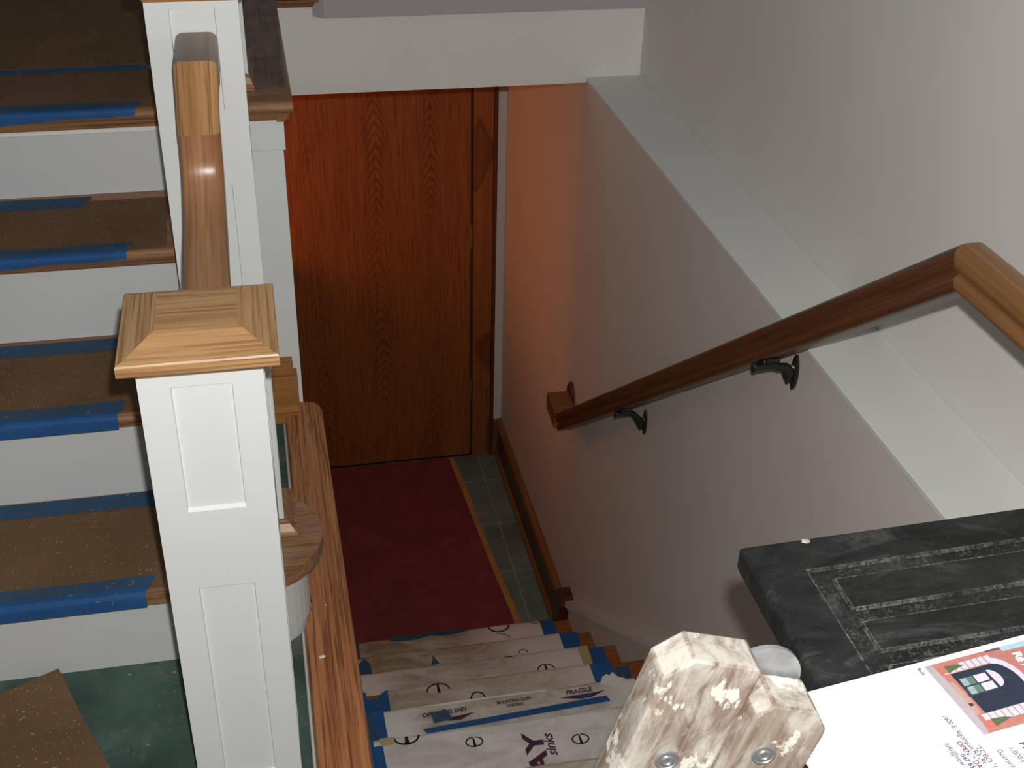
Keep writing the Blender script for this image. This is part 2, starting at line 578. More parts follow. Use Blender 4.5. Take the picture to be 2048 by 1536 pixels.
# ================================================================== SETTING
H = 0.19                                  # riser of the upper flight
RY = [1.712, 1.971, 2.243, 2.510]         # riser planes of the upper flight
ZL = -1.66                                # lower floor
XS, XW, XU = 0.950, 0.970, 1.130          # skirt face, thick lower wall, upper wall
HY = 3.47                                 # header face
DY = 4.62                                 # door wall
LEDGE = 0.458

# entry landing, slate tiles on a base
fl = struct(box('floor', (-1.70, 0.0, -1.0, 1.75, -0.20, -0.012), M_GROUT))
def slate(x0, x1, y0, y1, z0, z1, mat, root):
    return box('slate_tile', (x0, x1, y0, y1, z0, z1), mat, root, bev=0.0012)
TX = [-1.70, -1.20, -0.60, -0.0]
TY = [-1.0, -0.40, 0.20, 0.80, 1.395, 1.75]
for i in range(3):
    for j in range(5):
        if i == 2 and j == 4:
            continue
        slate(TX[i] + .0015, TX[i + 1] - .0015, TY[j] + .0015, TY[j + 1] - .0015, -0.012, 0, M_SLATE, fl)
slate(-0.60 + .0015, -0.0015, 1.395 + .0015, 2.508, -0.012, 0, M_SLATE, fl)
box('subfloor', (-0.60, 0.0, 1.75, 2.508, -0.20, -0.0122), M_GROUT, fl)
fe = struct(box('floor_entry', (0.0, XW, -1.0, 1.155, -0.20, -0.012), M_GROUT))
for j, (a, b_) in enumerate(((-1.0, -0.40), (-0.40, 0.20), (0.20, 0.80), (0.80, 1.10))):
    for a0, a1 in ((0.0, 0.48), (0.48, XW)):
        slate(a0 + .0015, a1 - .0015, a + .0015, b_ - .0015, -0.012, 0, M_SLATE, fe)

# walls
wl = struct(box('wall_right', (XW, XU + 0.2, -1.0, DY, ZL - 0.1, LEDGE - 0.016), M_LOW))
wu = struct(box('wall_right_upper', (XU, XU + 0.2, -1.0, DY + .4, LEDGE - 0.016, 2.6), M_WALL))
struct(box('trim_1', (XW - 0.0045, XU, -1.0, HY + 0.0, LEDGE - 0.0125, LEDGE), M_LEDGE, bev=0.0015))
struct(box('wall_header', (0.062, XU, HY, HY + 0.14, LEDGE - 0.016, 0.699), M_HEAD))
struct(box('ceiling_lower', (-1.5, XW, HY + 0.14, DY, LEDGE - 0.016, 0.55), M_WALL))
struct(box('wall_back', (-1.6, XW, DY, DY + 0.12, ZL - .1, 0.55), M_LOW))
# stairwell left side and the side of the upper flight
struct(box('wall_stairwell', (0.0, 0.060, 1.16, 2.508, ZL - .1, -0.003), M_LOW))
sw = struct(box('wall_side', (-0.60, 0.050, 2.510, 3.58, ZL - .1, 0.700), M_WHITE))
struct(box('wall_light_block', (-0.04, 0.050, 3.58, DY, ZL - .1, -0.62), M_LOW))  # unseen half wall, added to keep the bulb's light off the lower floor
struct(box('wall_side_room', (-1.6, -1.5, 2.9, DY, ZL - .1, 0.55), M_LOW))
struct(box('wall_side_room_near', (-1.5, -0.60, 2.9, 3.0, ZL - .1, 0.55), M_LOW))
struct(box('floor_side_room', (-1.5, -0.04, 3.0, DY, ZL - .1, ZL), M_GROUT))
struct(box('ceiling_side_room', (-1.5, -0.04, 2.9, 3.61, 0.434, 0.55), M_WALL))

# lower floor
lf = struct(box('floor_lower', (0.06, XW, 3.24, DY, ZL - .1, ZL - 0.0025), M_GROUT))
lx = [0.06, 0.25, 0.555, 0.860, 0.966]
ly = [3.245, 3.455, 3.770, 4.087, 4.402, DY]
for i in range(4):
    for j in range(5):
        slate(lx[i] + .0018, lx[i + 1] - .0018, ly[j] + .0018, ly[j + 1] - .0018, ZL - 0.0025, ZL, M_SLATE_L, lf)

# upper landing (mid landing of the upper flight)
ld = struct(box('floor_upper', (-1.4, 0.050, 2.512, HY + 0.001, 0.700, 0.735), M_WHITE))
struct(box('floor_upper_back', (-1.4, XU, HY + 0.001, 5.0, 0.6995, 0.735), M_WHITE))
# landing nosing boards (oak) with their cove, running round the corner
ln = thing('landing_nosing', (0.0, 2.5, 0.735), 'dark oak nosing board edging the upper landing above the stairwell', 'nosing')
def nosing_run(axis, a0, a1, c, zt, out, root, mat, th=0.026, name='nosing', w_=0.09):
    """moulded board: axis X -> runs along x with its nose towards -y at y=c-out; axis Y -> nose towards +x."""
    pr = []
    r = th / 2
    for i in range(9):
        t = -pi / 2 + pi * i / 8
        pr.append((out - r + r * cos(t), zt - r + r * sin(t)))
    pr += [(-w_, zt), (-w_, zt - th)]
    bm = bmesh.new()
    if axis == 'X':
        add_prism(bm, [(-p[0], p[1]) for p in pr], a0, a1)
        for v in bm.verts:
            v.co = Vector((v.co.z, v.co.x + c, v.co.y))
    else:
        add_prism(bm, pr, a0, a1)
        for v in bm.verts:
            v.co = Vector((v.co.x + c, v.co.z, v.co.y))
    return finish(name, bm, mat, root)
def cove_run(axis, a0, a1, c, zt, root, mat, hgt=0.022, dep=0.022):
    pr = [(-0.01, zt), (dep, zt), (dep, zt - 0.006), (dep * 0.62, zt - 0.009), (dep * 0.5, zt - hgt * 0.8), (dep * 0.42, zt - hgt), (-0.01, zt - hgt)]
    bm = bmesh.new()
    if axis == 'X':
        add_prism(bm, [(-p[0], p[1]) for p in pr], a0, a1)
        for v in bm.verts:
            v.co = Vector((v.co.z, v.co.x + c, v.co.y))
    else:
        add_prism(bm, pr, a0, a1)
        for v in bm.verts:
            v.co = Vector((v.co.x + c, v.co.z, v.co.y))
    return finish('cove_moulding', bm, mat, root)
DK = lambda a: wood('dusty_dark_oak', (0.21, 0.105, 0.062), (0.12, 0.056, 0.034), a, rough=0.35, dust=0.35)
ZT = 0.760
nosing_run('X', -1.3, 0.0745, 2.510, ZT, 0.044, ln, tan_oak('X'), w_=0.048)
nosing_run('Y', 2.5585, HY - 0.0, 0.050, ZT, 0.026, ln, DK('Y'), w_=0.14)
cove_run('X', -1.3, 0.066, 2.510, ZT - 0.026, ln, tan_oak('X'))
cove_run('Y', 2.49, HY, 0.050, ZT - 0.026, ln, tan_oak('Y'), dep=0.018)
nosing_run('X', 0.050, XU, HY, ZT - 0.022, 0.026, ln, tan_oak('X'))
cove_run('X', 0.050, XU, HY, ZT - 0.048, ln, tan_oak('X'))
# white frieze under the landing nosing
fz = box('trim_2', (-0.05, 0.0545, 2.504, 2.60, 0.646, 0.712), M_WHITE, bev=0.001)
struct(fz)
struct(box('trim_3', (0.0495, 0.0545, 2.60, 3.46, 0.646, 0.712), M_WHITE))
# grey wall panel standing over the header
bm = bmesh.new()
add_prism(bm, [(0.205, 3.440), (0.176, 3.462), (0.176, 3.60), (XU, 3.60), (XU, 3.440)], 0.664, 1.75)
struct(finish('wall_upper_back', bm, M_GREY))
bm = bmesh.new()

# ------------------------------------------------------------------ door at the bottom
d1 = struct(box('door_1', (0.02, 0.822, DY - 0.018, DY - 0.001, ZL + 0.012, 0.36), M_DOOR))
for zc in (-0.56, -1.30):
    bm = bmesh.new()
    add_cyl(bm, (0.826, DY - 0.020, zc - 0.048), (0, 0, 1), 0.006, 0.096, 10)
    add_cyl(bm, (0.826, DY - 0.020, zc - 0.054), (0, 0, 1), 0.0045, 0.006, 8)
    add_cyl(bm, (0.826, DY - 0.020, zc + 0.048), (0, 0, 1), 0.0045, 0.006, 8)
    add_box(bm, 0.812, 0.826, DY - 0.0195, DY - 0.0178, zc - 0.045, zc + 0.045)
    finish('hinge', bm, M_BRASS, d1)
t4 = struct(box('trim_4', (0.834, 0.915, DY - 0.026, DY, ZL + 0.0005, 0.40), M_CASE, bev=0.003))
box('back_band', (0.915, 0.929, DY - 0.034, DY, ZL + 0.0005, 0.40), M_CASE_D, t4, bev=0.002)
box('door_stop', (0.822, 0.834, DY - 0.006, DY, ZL + 0.0005, 0.36), M_CASE_D, t4)
box('threshold_gap', (0.02, 0.834, DY - 0.016, DY - 0.001, ZL + 0.0008, ZL + 0.011), M_DARK, t4)

# baseboards of the lower hall
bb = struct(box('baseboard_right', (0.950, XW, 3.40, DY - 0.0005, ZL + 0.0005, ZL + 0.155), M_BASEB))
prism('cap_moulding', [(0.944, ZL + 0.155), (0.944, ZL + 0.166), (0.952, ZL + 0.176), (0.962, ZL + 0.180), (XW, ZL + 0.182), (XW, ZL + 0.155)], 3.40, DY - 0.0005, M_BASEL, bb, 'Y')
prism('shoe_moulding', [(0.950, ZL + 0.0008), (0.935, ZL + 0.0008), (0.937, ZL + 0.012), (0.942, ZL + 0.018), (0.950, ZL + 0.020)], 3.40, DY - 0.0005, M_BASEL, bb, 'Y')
bb2 = struct(box('baseboard_back', (0.9295, 0.950, DY - 0.018, DY, ZL + 0.0005, ZL + 0.155), M_BASEL))
box('cap_moulding', (0.9295, 0.944, DY - 0.024, DY, ZL + 0.155, ZL + 0.182), M_BASEL, bb2, bev=0.004)
pb = prism('plinth_block', [(3.30, ZL + 0.002), (3.30, ZL + 0.205), (3.272, ZL + 0.222), (3.268, ZL + 0.238), (3.285, ZL + 0.265), (3.335, ZL + 0.268), (3.375, ZL + 0.225), (3.3985, ZL + 0.150), (3.3985, ZL + 0.002)], 0.926, XW - 0.0003, M_MAHOG, None, 'X')
tag(pb, 'dark mahogany end block where the oak baseboard meets the basement stairs', 'block')

# skirt board along the lower stairs
def zt(k): return ZL + 0.1845 * k
YT = [0, 3.264, 2.995, 2.733, 2.474, 2.222, 1.962, 1.668, 1.420, 1.172]
def yt(k): return YT[k]
sl = 0.1845 / 0.261
y0, y1 = 3.266, 1.10
sk = prism('trim_5', [(y0, ZL + 0.22), (y0, ZL + 0.253), (y1, ZL + 0.253 + (y0 - y1) * sl), (y1, ZL - 0.35 + (y0 - y1) * sl), (y0, ZL - 0.0 + 0.002)], XS, XW - 0.0002, M_LOW, None, 'X')
struct(sk)
prism('skirt_cap', [(y0, ZL + 0.236), (y0, ZL + 0.264), (y1, ZL + 0.264 + (y0 - y1) * sl), (y1, ZL + 0.236 + (y0 - y1) * sl)], XS - 0.014, XW - 0.0002, M_SKIRT, sk, 'X')
prism('skirt_bead', [(y0, ZL + 0.222), (y0, ZL + 0.236), (y1, ZL + 0.236 + (y0 - y1) * sl), (y1, ZL + 0.222 + (y0 - y1) * sl)], XS - 0.006, XS, M_SKIRT, sk, 'X')

# ================================================================== LOWER STAIRS
st = thing('basement_staircase', (0.5, 2.2, ZL), 'stained wooden basement stairs running down between the oak edge board and the handrail wall', 'staircase')
for k in range(1, 9):
    z, y = zt(k), yt(k)
    box('riser', (0.0605, XS - .0005, y - 0.030, y - 0.012, z - 0.1845 + (0.0005 if k == 1 else 0), z - 0.026), M_RISER, st)
    bm = bmesh.new()
    pr = [(y - 0.288 if k < 9 else y, z), (y - 0.288, z - 0.026)]
    r = 0.013
    for i in range(7):
        t = -pi / 2 + pi * i / 6
        pr.append((y - r + r * cos(t), z - r + r * sin(t)))
    add_prism(bm, pr, 0.0605, XS - 0.0005)
    for v in bm.verts:
        v.co = Vector((v.co.z, v.co.x, v.co.y))
    finish('tread', bm, M_STAIR, st)
box('riser', (0.0605, XS - .0005, yt(9) - 0.030, yt(9) - 0.012, -0.1845, -0.026), M_RISER, st)
bm = bmesh.new()
add_box(bm, 0.0985, XW - .0005, 1.1015, yt(9), -0.0125, 0.0, bev=0.006, seg=2)
finish('top_nosing', bm, tan_oak('X'), st)

# oak edge board over the stairwell (landing edge)
eb = thing('stairwell_edge_board', (0.045, 1.8, 0.0), 'long reddish oak board edging the stairwell beside the slate strip', 'edge board')
bm = bmesh.new()
pts = [(0.0065, 1.175), (0.0065, 1.740), (0.0170, 1.757), (0.0218, 1.780), (0.0228, 1.800), (0.0218, 1.820), (0.0170, 1.843), (0.0065, 1.860), (0.0065, 2.507), (0.0495, 2.507), (0.068, 2.507), (0.080, 2.500), (0.088, 2.485), (0.0905, 2.465), (0.0945, 1.175)]
add_prism(bm, pts, 0.0005, 0.021)
es = [e for e in bm.edges if all(v.co.z > 0.02 for v in e.verts)]
bmesh.ops.bevel(bm, geom=es, offset=0.006, segments=3, affect='EDGES', profile=0.5)
finish('board', bm, wood('red_edge_oak', (0.55, 0.235, 0.095), (0.33, 0.118, 0.042), 'Y', pores=0.8, scale=1.15), eb)
box('tile_edge_strip', (0.0035, 0.0064, 1.175, 2.507, 0.0, 0.0022), plain('tan_metal_edge', (0.23, 0.185, 0.125), 0.5), eb)
for (px, py, s_) in ((0.031, 1.650, 0.0042), (0.048, 1.785, 0.0014)):
    bm = bmesh.new()
    bmesh.ops.create_uvsphere(bm, u_segments=10, v_segments=6, radius=1.0)
    for v in bm.verts:
        v.co = Vector((px + v.co.x * s_ * 1.5 + v.co.y * s_ * 0.5, py + v.co.y * s_, 0.0212 + max(v.co.z, 0) * 0.0012))
    finish('paint_drip', bm, M_WHITE, eb)

# wood block at the end of the slate strip
lb = thing('lumber_block', (0.01, 2.50, 0.001), 'short raw lumber block standing at the end of the slate strip against the white wall', 'block')
box('block', (-0.053, 0.0405, 2.462, 2.5035, 0.022, 0.118), M_LUMBER, lb, bev=0.002)
box('block_base', (-0.053, 0.0360, 2.450, 2.5035, 0.0215, 0.0225), M_LUMBER, lb)
box('spacer', (-0.052, 0.034, 2.452, 2.503, 0.0005, 0.0214), M_LUMBER, lb)
box('top_piece', (-0.050, 0.032, 2.468, 2.503, 0.1182, 0.150), M_LUMBER, lb, bev=0.002)

# ================================================================== UPPER FLIGHT
us = thing('upper_staircase', (-0.6, 1.9, 0.0), 'four white risers with oak treads climbing left of the white newel posts', 'staircase')
XL, XR = -1.30, -0.055
ycen, xc = 1.80, -0.06
# first riser, curved bullnose end
pts = [(XL, RY[0])]
for i in range(19):
    a = -pi / 2 + pi * i / 18
    pts.append((xc + 0.081 * cos(a), ycen + 0.088 * sin(a)))
pts += [(xc, ycen + 0.14), (XL, ycen + 0.14)]
bm = bmesh.new()
add_prism(bm, pts, 0.0005, H - 0.026)
bmesh.ops.bevel(bm, geom=[], offset=0.001)
r1 = finish('bullnose_riser', bm, M_RISER, us)
pts = [(XL, 1.675)]
for i in range(25):
    a = -pi / 2 + pi * i / 24
    pts.append((xc + 0.112 * cos(a), ycen + 0.125 * sin(a)))
pts += [(xc - 0.02, RY[1] + 0.01), (XL, RY[1] + 0.01)]
bm = bmesh.new()
add_prism(bm, pts, H - 0.026, H)
es = [e for e in bm.edges if abs(e.verts[0].co.z - e.verts[1].co.z) < 1e-6]
bmesh.ops.bevel(bm, geom=es, offset=0.008, segments=3, affect='EDGES', profile=0.5)
finish('bullnose_tread', bm, tan_oak('X', 0.35), us)
for k in (1, 2, 3):
    y, z = RY[k], H * k
    bm = bmesh.new()
    top = z + H - 0.026 if k < 3 else 0.6995
    add_box(bm, XL, XR if k < 3 else -0.61, y, y + 0.02, z - 0.02, top)
    finish('riser', bm, M_RISER, us)
    if k < 3:
        nosing_run('X', XL, XR + 0.004, y, z + H, 0.032, us, tan_oak('X'), name='tread', w_=RY[k + 1] - y + 0.004)
        cove_run('X', XL, XR + 0.001, y, z + H - 0.026, us, tan_oak('X'), hgt=0.014, dep=0.016)
    if k == 3:
        bm = bmesh.new()
        add_box(bm, -0.61, -0.0505, 2.5085, 2.5098, H * 3 - .02, 0.700)
        add_box(bm, -1.30, -0.61, 2.5085, 2.5098, H * 3 - .02, 0.700)
        finish('riser', bm, M_RISER, us)
cove_run('X', XL, xc, RY[0] + 0.001, H - 0.026, us, tan_oak('X'), hgt=0.012, dep=0.014)
box('stringer', (XR - 0.018, XR - 0.0005, RY[1] + 0.02, 2.508, 0.0005, H * 2 - 0.026), M_RISER, us)
box('stringer', (XR - 0.018, XR - 0.0005, RY[2] + 0.02, 2.508, H * 2 - 0.02, H * 3 - 0.026), M_RISER, us)

# paper covers on the treads, with blue tape
def tape_wrap(x0, x1, yf, z, top, drop, skew, root, cut=0.05, mats=(M_TAPE_D, M_TAPE)):
    """tape folded over a nosing: a dusty top strip and a front strip, the right end cut on a slant."""
    zz = z + 0.0016
    n = 8
    r1_, r2_, r3_, r4_, r5_, r6_, r7_ = [], [], [], [], [], [], []
    for i in range(n + 1):
        t = i / n
        x = x0 + (x1 - x0) * t
        wob = 0.003 * sin(7 * t + z * 30) + 0.002 * sin(19 * t)
        e = skew if i == n else 0.0
        r1_.append((x + e, yf + top + wob, zz))
        r2_.append((x + e * 0.4, yf + 0.014, zz))
        r3_.append((x, yf + 0.0045, zz - 0.0004))
        r6_.append((x, yf + 0.0003, zz - 0.0028))
        r7_.append((x, yf - 0.0016, zz - 0.0070))
        r4_.append((x, yf - 0.0020, zz - 0.0130))
        r5_.append((x - (cut if i == n else 0), yf - 0.0016, z - drop + (0.0 if i < n - 1 else 0.008 * (cut > 0))))
    a = wrap_sheet('tape', [r1_, r2_], mats[0], root)
    wrap_sheet('tape', [r2_, r3_, r6_, r7_, r4_, r5_], mats[1], root)

def paper_cover(name, x1, ya, yb, z, label, curl=0.0, grp='brown paper stair covers'):
    t = thing(name, ((XL + x1) / 2, (ya + yb) / 2, z), label, 'paper', grp)
    bm = bmesh.new()
    n, mm = 14, 4
    g = []
    for i in range(n + 1):
        row = []
        for j in range(mm + 1):
            x = XL + 0.02 + (x1 - XL - 0.02) * i / n
            y = ya + (yb - ya) * j / mm
            row.append(bm.verts.new((x + 0.004 * sin(9 * j), y, z + 0.0007)))
        g.append(row)
    for i in range(n):
        for j in range(mm):
            bm.faces.new([g[i][j], g[i + 1][j], g[i + 1][j + 1], g[i][j + 1]])
    bm.normal_update(); bmesh.ops.solidify(bm, geom=bm.faces[:], thickness=0.0005)
    finish('paper', bm, M_KRAFT, t)
    return t
def back_tape(x1, ya, yb, z, skew, root, mat=M_TAPE_D):
    sheet('tape', [(XL + .01, ya), (x1 - skew, ya), (x1, yb), (XL + .01, yb)], z + 0.0014, mat, root, 0.0004)

p1 = paper_cover('brown_paper', -0.222, 1.688, 1.955, H, 'brown paper with two blue tape strips on the lowest stair tread')
tape_wrap(XL + .01, -0.252, 1.675, H, 0.046, 0.0275, 0.016, p1, cut=0.0)
back_tape(-0.190, 1.922, 1.966, H, 0.0, p1)
p2 = paper_cover('brown_paper', -0.150, 1.952, 2.226, 2 * H, 'brown paper with blue tape on the second tread, level with the near post cap')
tape_wrap(XL + .01, -0.288, 1.939, 2 * H, 0.050, 0.0265, 0.012, p2, cut=0.0)
back_tape(-0.180, 2.180, 2.226, 2 * H, 0.0, p2)
p3 = paper_cover('brown_paper', -0.190, 2.224, 2.470, 3 * H, 'brown paper with short blue tape ends on the third tread up')
tape_wrap(XL + .01, -0.262, 2.211, 3 * H, 0.044, 0.022, 0.010, p3)
back_tape(-0.345, 2.440, 2.492, 3 * H, 0.014, p3)
# landing: two sheets
p4 = paper_cover('brown_paper', -0.17, 2.478, 2.728, 4 * H, 'strip of brown paper behind the nosing of the upper landing')
tape_wrap(XL + .01, -0.235, 2.466, 4 * H, 0.046, 0.022, 0.014, p4)
p5 = thing('brown_paper', (-0.7, 3.0, 4 * H), 'large dark brown paper sheet covering the upper landing floor', 'paper')
sheet('paper', [(-1.35, 2.74), (-0.165, 2.765), (-0.165, 3.44), (-1.35, 3.44)], 4 * H + 0.0002, M_KRAFT, p5, 0.0008)
sheet('tape', [(-1.34, 2.70), (-0.225, 2.722), (-0.225, 2.758), (-1.34, 2.735)], 4 * H + 0.0014, M_TAPE_D, p5, 0.0004)
# subfloor of landing below the papers
bm = bmesh.new()
add_box(bm, -1.4, -0.0905, 2.5585, HY + 1.4, 0.7352, 0.7598)
finish('landing_boards', bm, DK('Y'), ld)

# brown paper lying on the slate at the foot
bp = thing('brown_paper', (-0.62, 1.50, 0.0), 'loose sheet of brown paper on the slate floor, corner curled on the lowest riser', 'paper')
bm = bmesh.new()
Cc, du, dv = Vector((-0.421, 1.700, 0)), Vector((0.404, -0.915, 0)), Vector((-0.945, -0.325, 0))
n = 14
g = []
for i in range(n + 1):
    row = []
    for j in range(n + 1):
        a, b_ = i / n, j / n
        p = Cc + du * 0.80 * a + dv * 0.85 * b_
        lift = 0.020 * max(0, 1 - a * 7) * max(0, 1 - b_ * 5) + 0.003 * max(0, 1 - a * 12)
        row.append(bm.verts.new((p.x, min(p.y, RY[0] - 0.006), 0.0012 + lift)))
    g.append(row)
for i in range(n):
    for j in range(n):
        bm.faces.new([g[i][j], g[i + 1][j], g[i + 1][j + 1], g[i][j + 1]])
bm.normal_update(); bmesh.ops.solidify(bm, geom=bm.faces[:], thickness=0.0006)
finish('paper', bm, M_KRAFT, bp)

# ================================================================== NEWEL POSTS
def panelled_post(bm, x0, x1, y0, y1, z0, z1, panels, dep=0.005, fields=None):
    """box whose front (-y) and right (+x) faces carry recessed panels [(za, zb)], inset 0.039."""
    add = lambda q: bm.faces.new([bm.verts.new(p) for p in q])
    ins = (x1 - x0) * 0.255
    def face(org, ux, wdt):
        nrm = Vector((ux.y, -ux.x, 0))
        P = lambda s, z, d=0.0: org + ux * s + Vector((0, 0, z)) - nrm * d
        zs = [z0] + [v for pz in panels for v in pz] + [z1]
        a, b_ = ins, wdt - ins
        for s0, s1 in ((0, a), (b_, wdt)):
            add([P(s0, z0), P(s1, z0), P(s1, z1), P(s0, z1)])
        for i in range(0, len(zs), 2):
            add([P(a, zs[i]), P(b_, zs[i]), P(b_, zs[i + 1]), P(a, zs[i + 1])])
        for (za, zb) in panels:
            e, lip = 0.0012, 0.0042
            if fields is not None:
                fields.append([P(a + e, za + lip, dep), P(b_ - e, za + lip, dep), P(b_ - e, zb - e, dep), P(a + e, zb - e, dep)])
            add([P(a, za), P(b_, za), P(b_ - e, za + lip, dep), P(a + e, za + lip, dep)])
            add([P(a, zb), P(a + e, zb - e, dep), P(b_ - e, zb - e, dep), P(b_, zb)])
            add([P(a, za), P(a + e, za + lip, dep), P(a + e, zb - e, dep), P(a, zb)])
            add([P(b_, za), P(b_, zb), P(b_ - e, zb - e, dep), P(b_ - e, za + lip, dep)])
    face(Vector((x0, y0, 0)), Vector((1, 0, 0)), x1 - x0)
    face(Vector((x1, y0, 0)), Vector((0, 1, 0)), y1 - y0)
    face(Vector((x1, y1, 0)), Vector((-1, 0, 0)), x1 - x0)
    face(Vector((x0, y1, 0)), Vector((0, -1, 0)), y1 - y0)
    add([(x0, y0, z1), (x1, y0, z1), (x1, y1, z1), (x0, y1, z1)])
    add([(x0, y0, z0), (x0, y1, z0), (x1, y1, z0), (x1, y0, z0)])
    bmesh.ops.remove_doubles(bm, verts=bm.verts, dist=1e-5)

def post_with_panels(bm, fields, root):
    p = finish('post', bm, M_WHITE, root)
    for q in fields:
        b_ = bmesh.new()
        b_.faces.new([b_.verts.new(Vector(v)) for v in q])
        n_ = Vector(q[1]) - Vector(q[0])
        out = Vector((n_.y, -n_.x, 0)).normalized()
        r_ = bmesh.ops.extrude_face_region(b_, geom=b_.faces[:])
        for v in [g for g in r_['geom'] if isinstance(g, bmesh.types.BMVert)]:
            v.co -= out * 0.002
        finish('panel', b_, M_WHITE, p)

def newel_cap(cx, cy, hw, zb, root, flat=0.54):
    """oak cap: cove, thick edge, hipped slope, flat top field."""
    bm = bmesh.new()
    lv = [(hw - 0.021, 0.0), (hw - 0.018, 0.005), (hw - 0.010, 0.011), (hw - 0.0085, 0.0135), (hw - 0.0015, 0.0142), (hw, 0.0165),
          (hw, 0.029), (hw - 0.0015, 0.0315), (hw * 0.90, 0.0335), (hw * flat + 0.003, 0.0505), (hw * flat, 0.0512), (hw * flat - 0.0025, 0.0520)]
    rings = []
    for h_, z_ in lv:
        rings.append([bm.verts.new((cx + sx * h_, cy + sy * h_, zb + z_)) for sx, sy in ((-1, -1), (1, -1), (1, 1), (-1, 1))])
    bm.faces.new(rings[0][::-1])
    fs = {}
    for i in range(len(rings) - 1):
        for j in range(4):
            f = bm.faces.new([rings[i][j], rings[i][(j + 1) % 4], rings[i + 1][(j + 1) % 4], rings[i + 1][j]])
            if j in (1, 3) and i >= 7:
                f.material_index = 1
    bm.faces.new(rings[-1])
    return finish('cap', bm, [oak('X'), wood('oak_cross', OAK_L, OAK_D, 'Y', scale=0.75)], root)

def base_mould(x0, x1, y0, y1, z, root, mat, h_=0.030, d=0.022, nm='base_moulding'):
    bm = bmesh.new()
    lv = [(d, 0), (d, h_ * 0.30), (d * 0.80, h_ * 0.42), (d * 0.42, h_ * 0.80), (d * 0.30, h_ * 0.86), (0.0, h_)]
    rings = []
    for o_, zz in lv:
        rings.append([bm.verts.new(p) for p in ((x0 - o_, y0 - o_, z + zz), (x1 + o_, y0 - o_, z + zz), (x1 + o_, y1 + o_, z + zz), (x0 - o_, y1 + o_, z + zz))])
    for i in range(len(rings) - 1):
        for j in range(4):
            bm.faces.new([rings[i][j], rings[i][(j + 1) % 4], rings[i + 1][(j + 1) % 4], rings[i + 1][j]])
    bm.faces.new(rings[0][::-1])
    bm.faces.new(rings[-1])
    return finish(nm, bm, mat, root)

NX0, NX1, NY0, NY1 = -0.1745, -0.0190, 1.370, 1.5255
n1 = thing('newel_post', (-0.097, 1.448, 0.0), 'tall white panelled newel post in front with a hipped oak cap', 'newel post', 'white newel posts')
bm = bmesh.new()
FLD = []
panelled_post(bm, NX0, NX1, NY0, NY1, 0.0005, 0.786, [(0.06, 0.443), (0.575, 0.770)], fields=FLD)
post_with_panels(bm, FLD, n1)
newel_cap((NX0 + NX1) / 2 + 0.0005, (NY0 + NY1) / 2, 0.0985, 0.786, n1)

n2 = thing('newel_post', (-0.087, 2.13, 2 * H), 'white panelled newel post farther up the flight, the oak rail meeting its face', 'newel post', 'white newel posts')
bm = bmesh.new()
FLD = []
panelled_post(bm, -0.1605, -0.0130, 2.060, 2.207, 2 * H + 0.0005, 1.069, [(0.43, 0.756), (0.884, 1.058)], fields=FLD)
post_with_panels(bm, FLD, n2)
newel_cap(-0.0868, 2.1335, 0.0945, 1.069, n2)

n3 = thing('newel_post', (-0.09, 1.85, H), 'short white post on the bullnose tread, mostly hidden behind the front newel', 'newel post', 'white newel posts')
bm = bmesh.new()
add_box(bm, -0.1665, -0.0135, 1.802, 1.893, H + 0.0005, 0.600, bev=0.002)
finish('post', bm, M_WHITE, n3)
base_mould(-0.1665, -0.0135, 1.802, 1.893, H + 0.0005, n3, tan_oak('X'))
box('cap', (-0.172, -0.0125, 1.796, 1.899, 0.600, 0.614), oak('X'), n3, bev=0.003)

n4 = thing('newel_post', (-0.09, 2.62, 4 * H), 'tall white post on the landing behind the upper newel, oak moulding at its foot', 'newel post', 'white newel posts')
bm = bmesh.new()
FLD = []
panelled_post(bm, -0.1605, -0.0085, 2.560, 2.683, 4 * H + 0.0008, 1.70, [(0.95, 1.60)], fields=FLD)
post_with_panels(bm, FLD, n4)
base_mould(-0.1605, -0.0125, 2.560, 2.683, 4 * H + 0.0006, n4, tan_oak('X'), h_=0.034, d=0.014)

# handrail between the newels: level piece, gooseneck drop, easing and run
OAKUV = wood('oak_rail', (0.64, 0.37, 0.165), (0.40, 0.20, 0.075), 'X', 'UV', pores=0.6, scale=0.9)
OAKUV2 = wood('oak_rail_easing', (0.50, 0.245, 0.110), (0.33, 0.145, 0.058), 'X', 'UV', pores=0.35, scale=0.7, rough=0.30, dust=0.12)
OAKUV3 = wood('shaded_oak_rail', (0.30, 0.215, 0.165), (0.20, 0.125, 0.085), 'X', 'UV', pores=0.3, scale=0.9)  # darker copy of the rail oak, grazing flash put into the colour
hr = thing('newel_handrail', (-0.09, 1.8, 0.8), 'oak gooseneck handrail dropping from the upper newel to the capped front newel', 'handrail')
prf = rail_profile(0.0670, 0.058, 0.013, 4)
def railx(y, z, x=-0.0875):
    return Vector((x, y, z))
side = Vector((1, 0, 0))
YV = 1.903
LP = [railx(2.0598, 1.020, -0.0845), railx(YV, 1.020, -0.0845)]
GP = [railx(YV, 1.020, -0.0845), railx(1.916, 0.955, -0.0875), railx(1.930, 0.893, -0.0915)]
EP = [railx(1.930, 0.893, -0.0915)]
for t_ in range(1, 13):
    q = t_ / 12
    b0, b1, b2, b3 = Vector((1.930, 0.893)), Vector((1.950, 0.805)), Vector((1.885, 0.780)), Vector((1.780, 0.775))
    p = b0 * (1 - q) ** 3 + b1 * 3 * q * (1 - q) ** 2 + b2 * 3 * q * q * (1 - q) + b3 * q ** 3
    EP.append(railx(p.x, p.y, -0.0915 - 0.003 * min(1, 2 * q)))
EP += [railx(1.68, 0.772, -0.0925), railx(1.60, 0.770, -0.0905), railx(1.5262, 0.768, -0.0895)]
SD = Vector((-1, 0, 0))
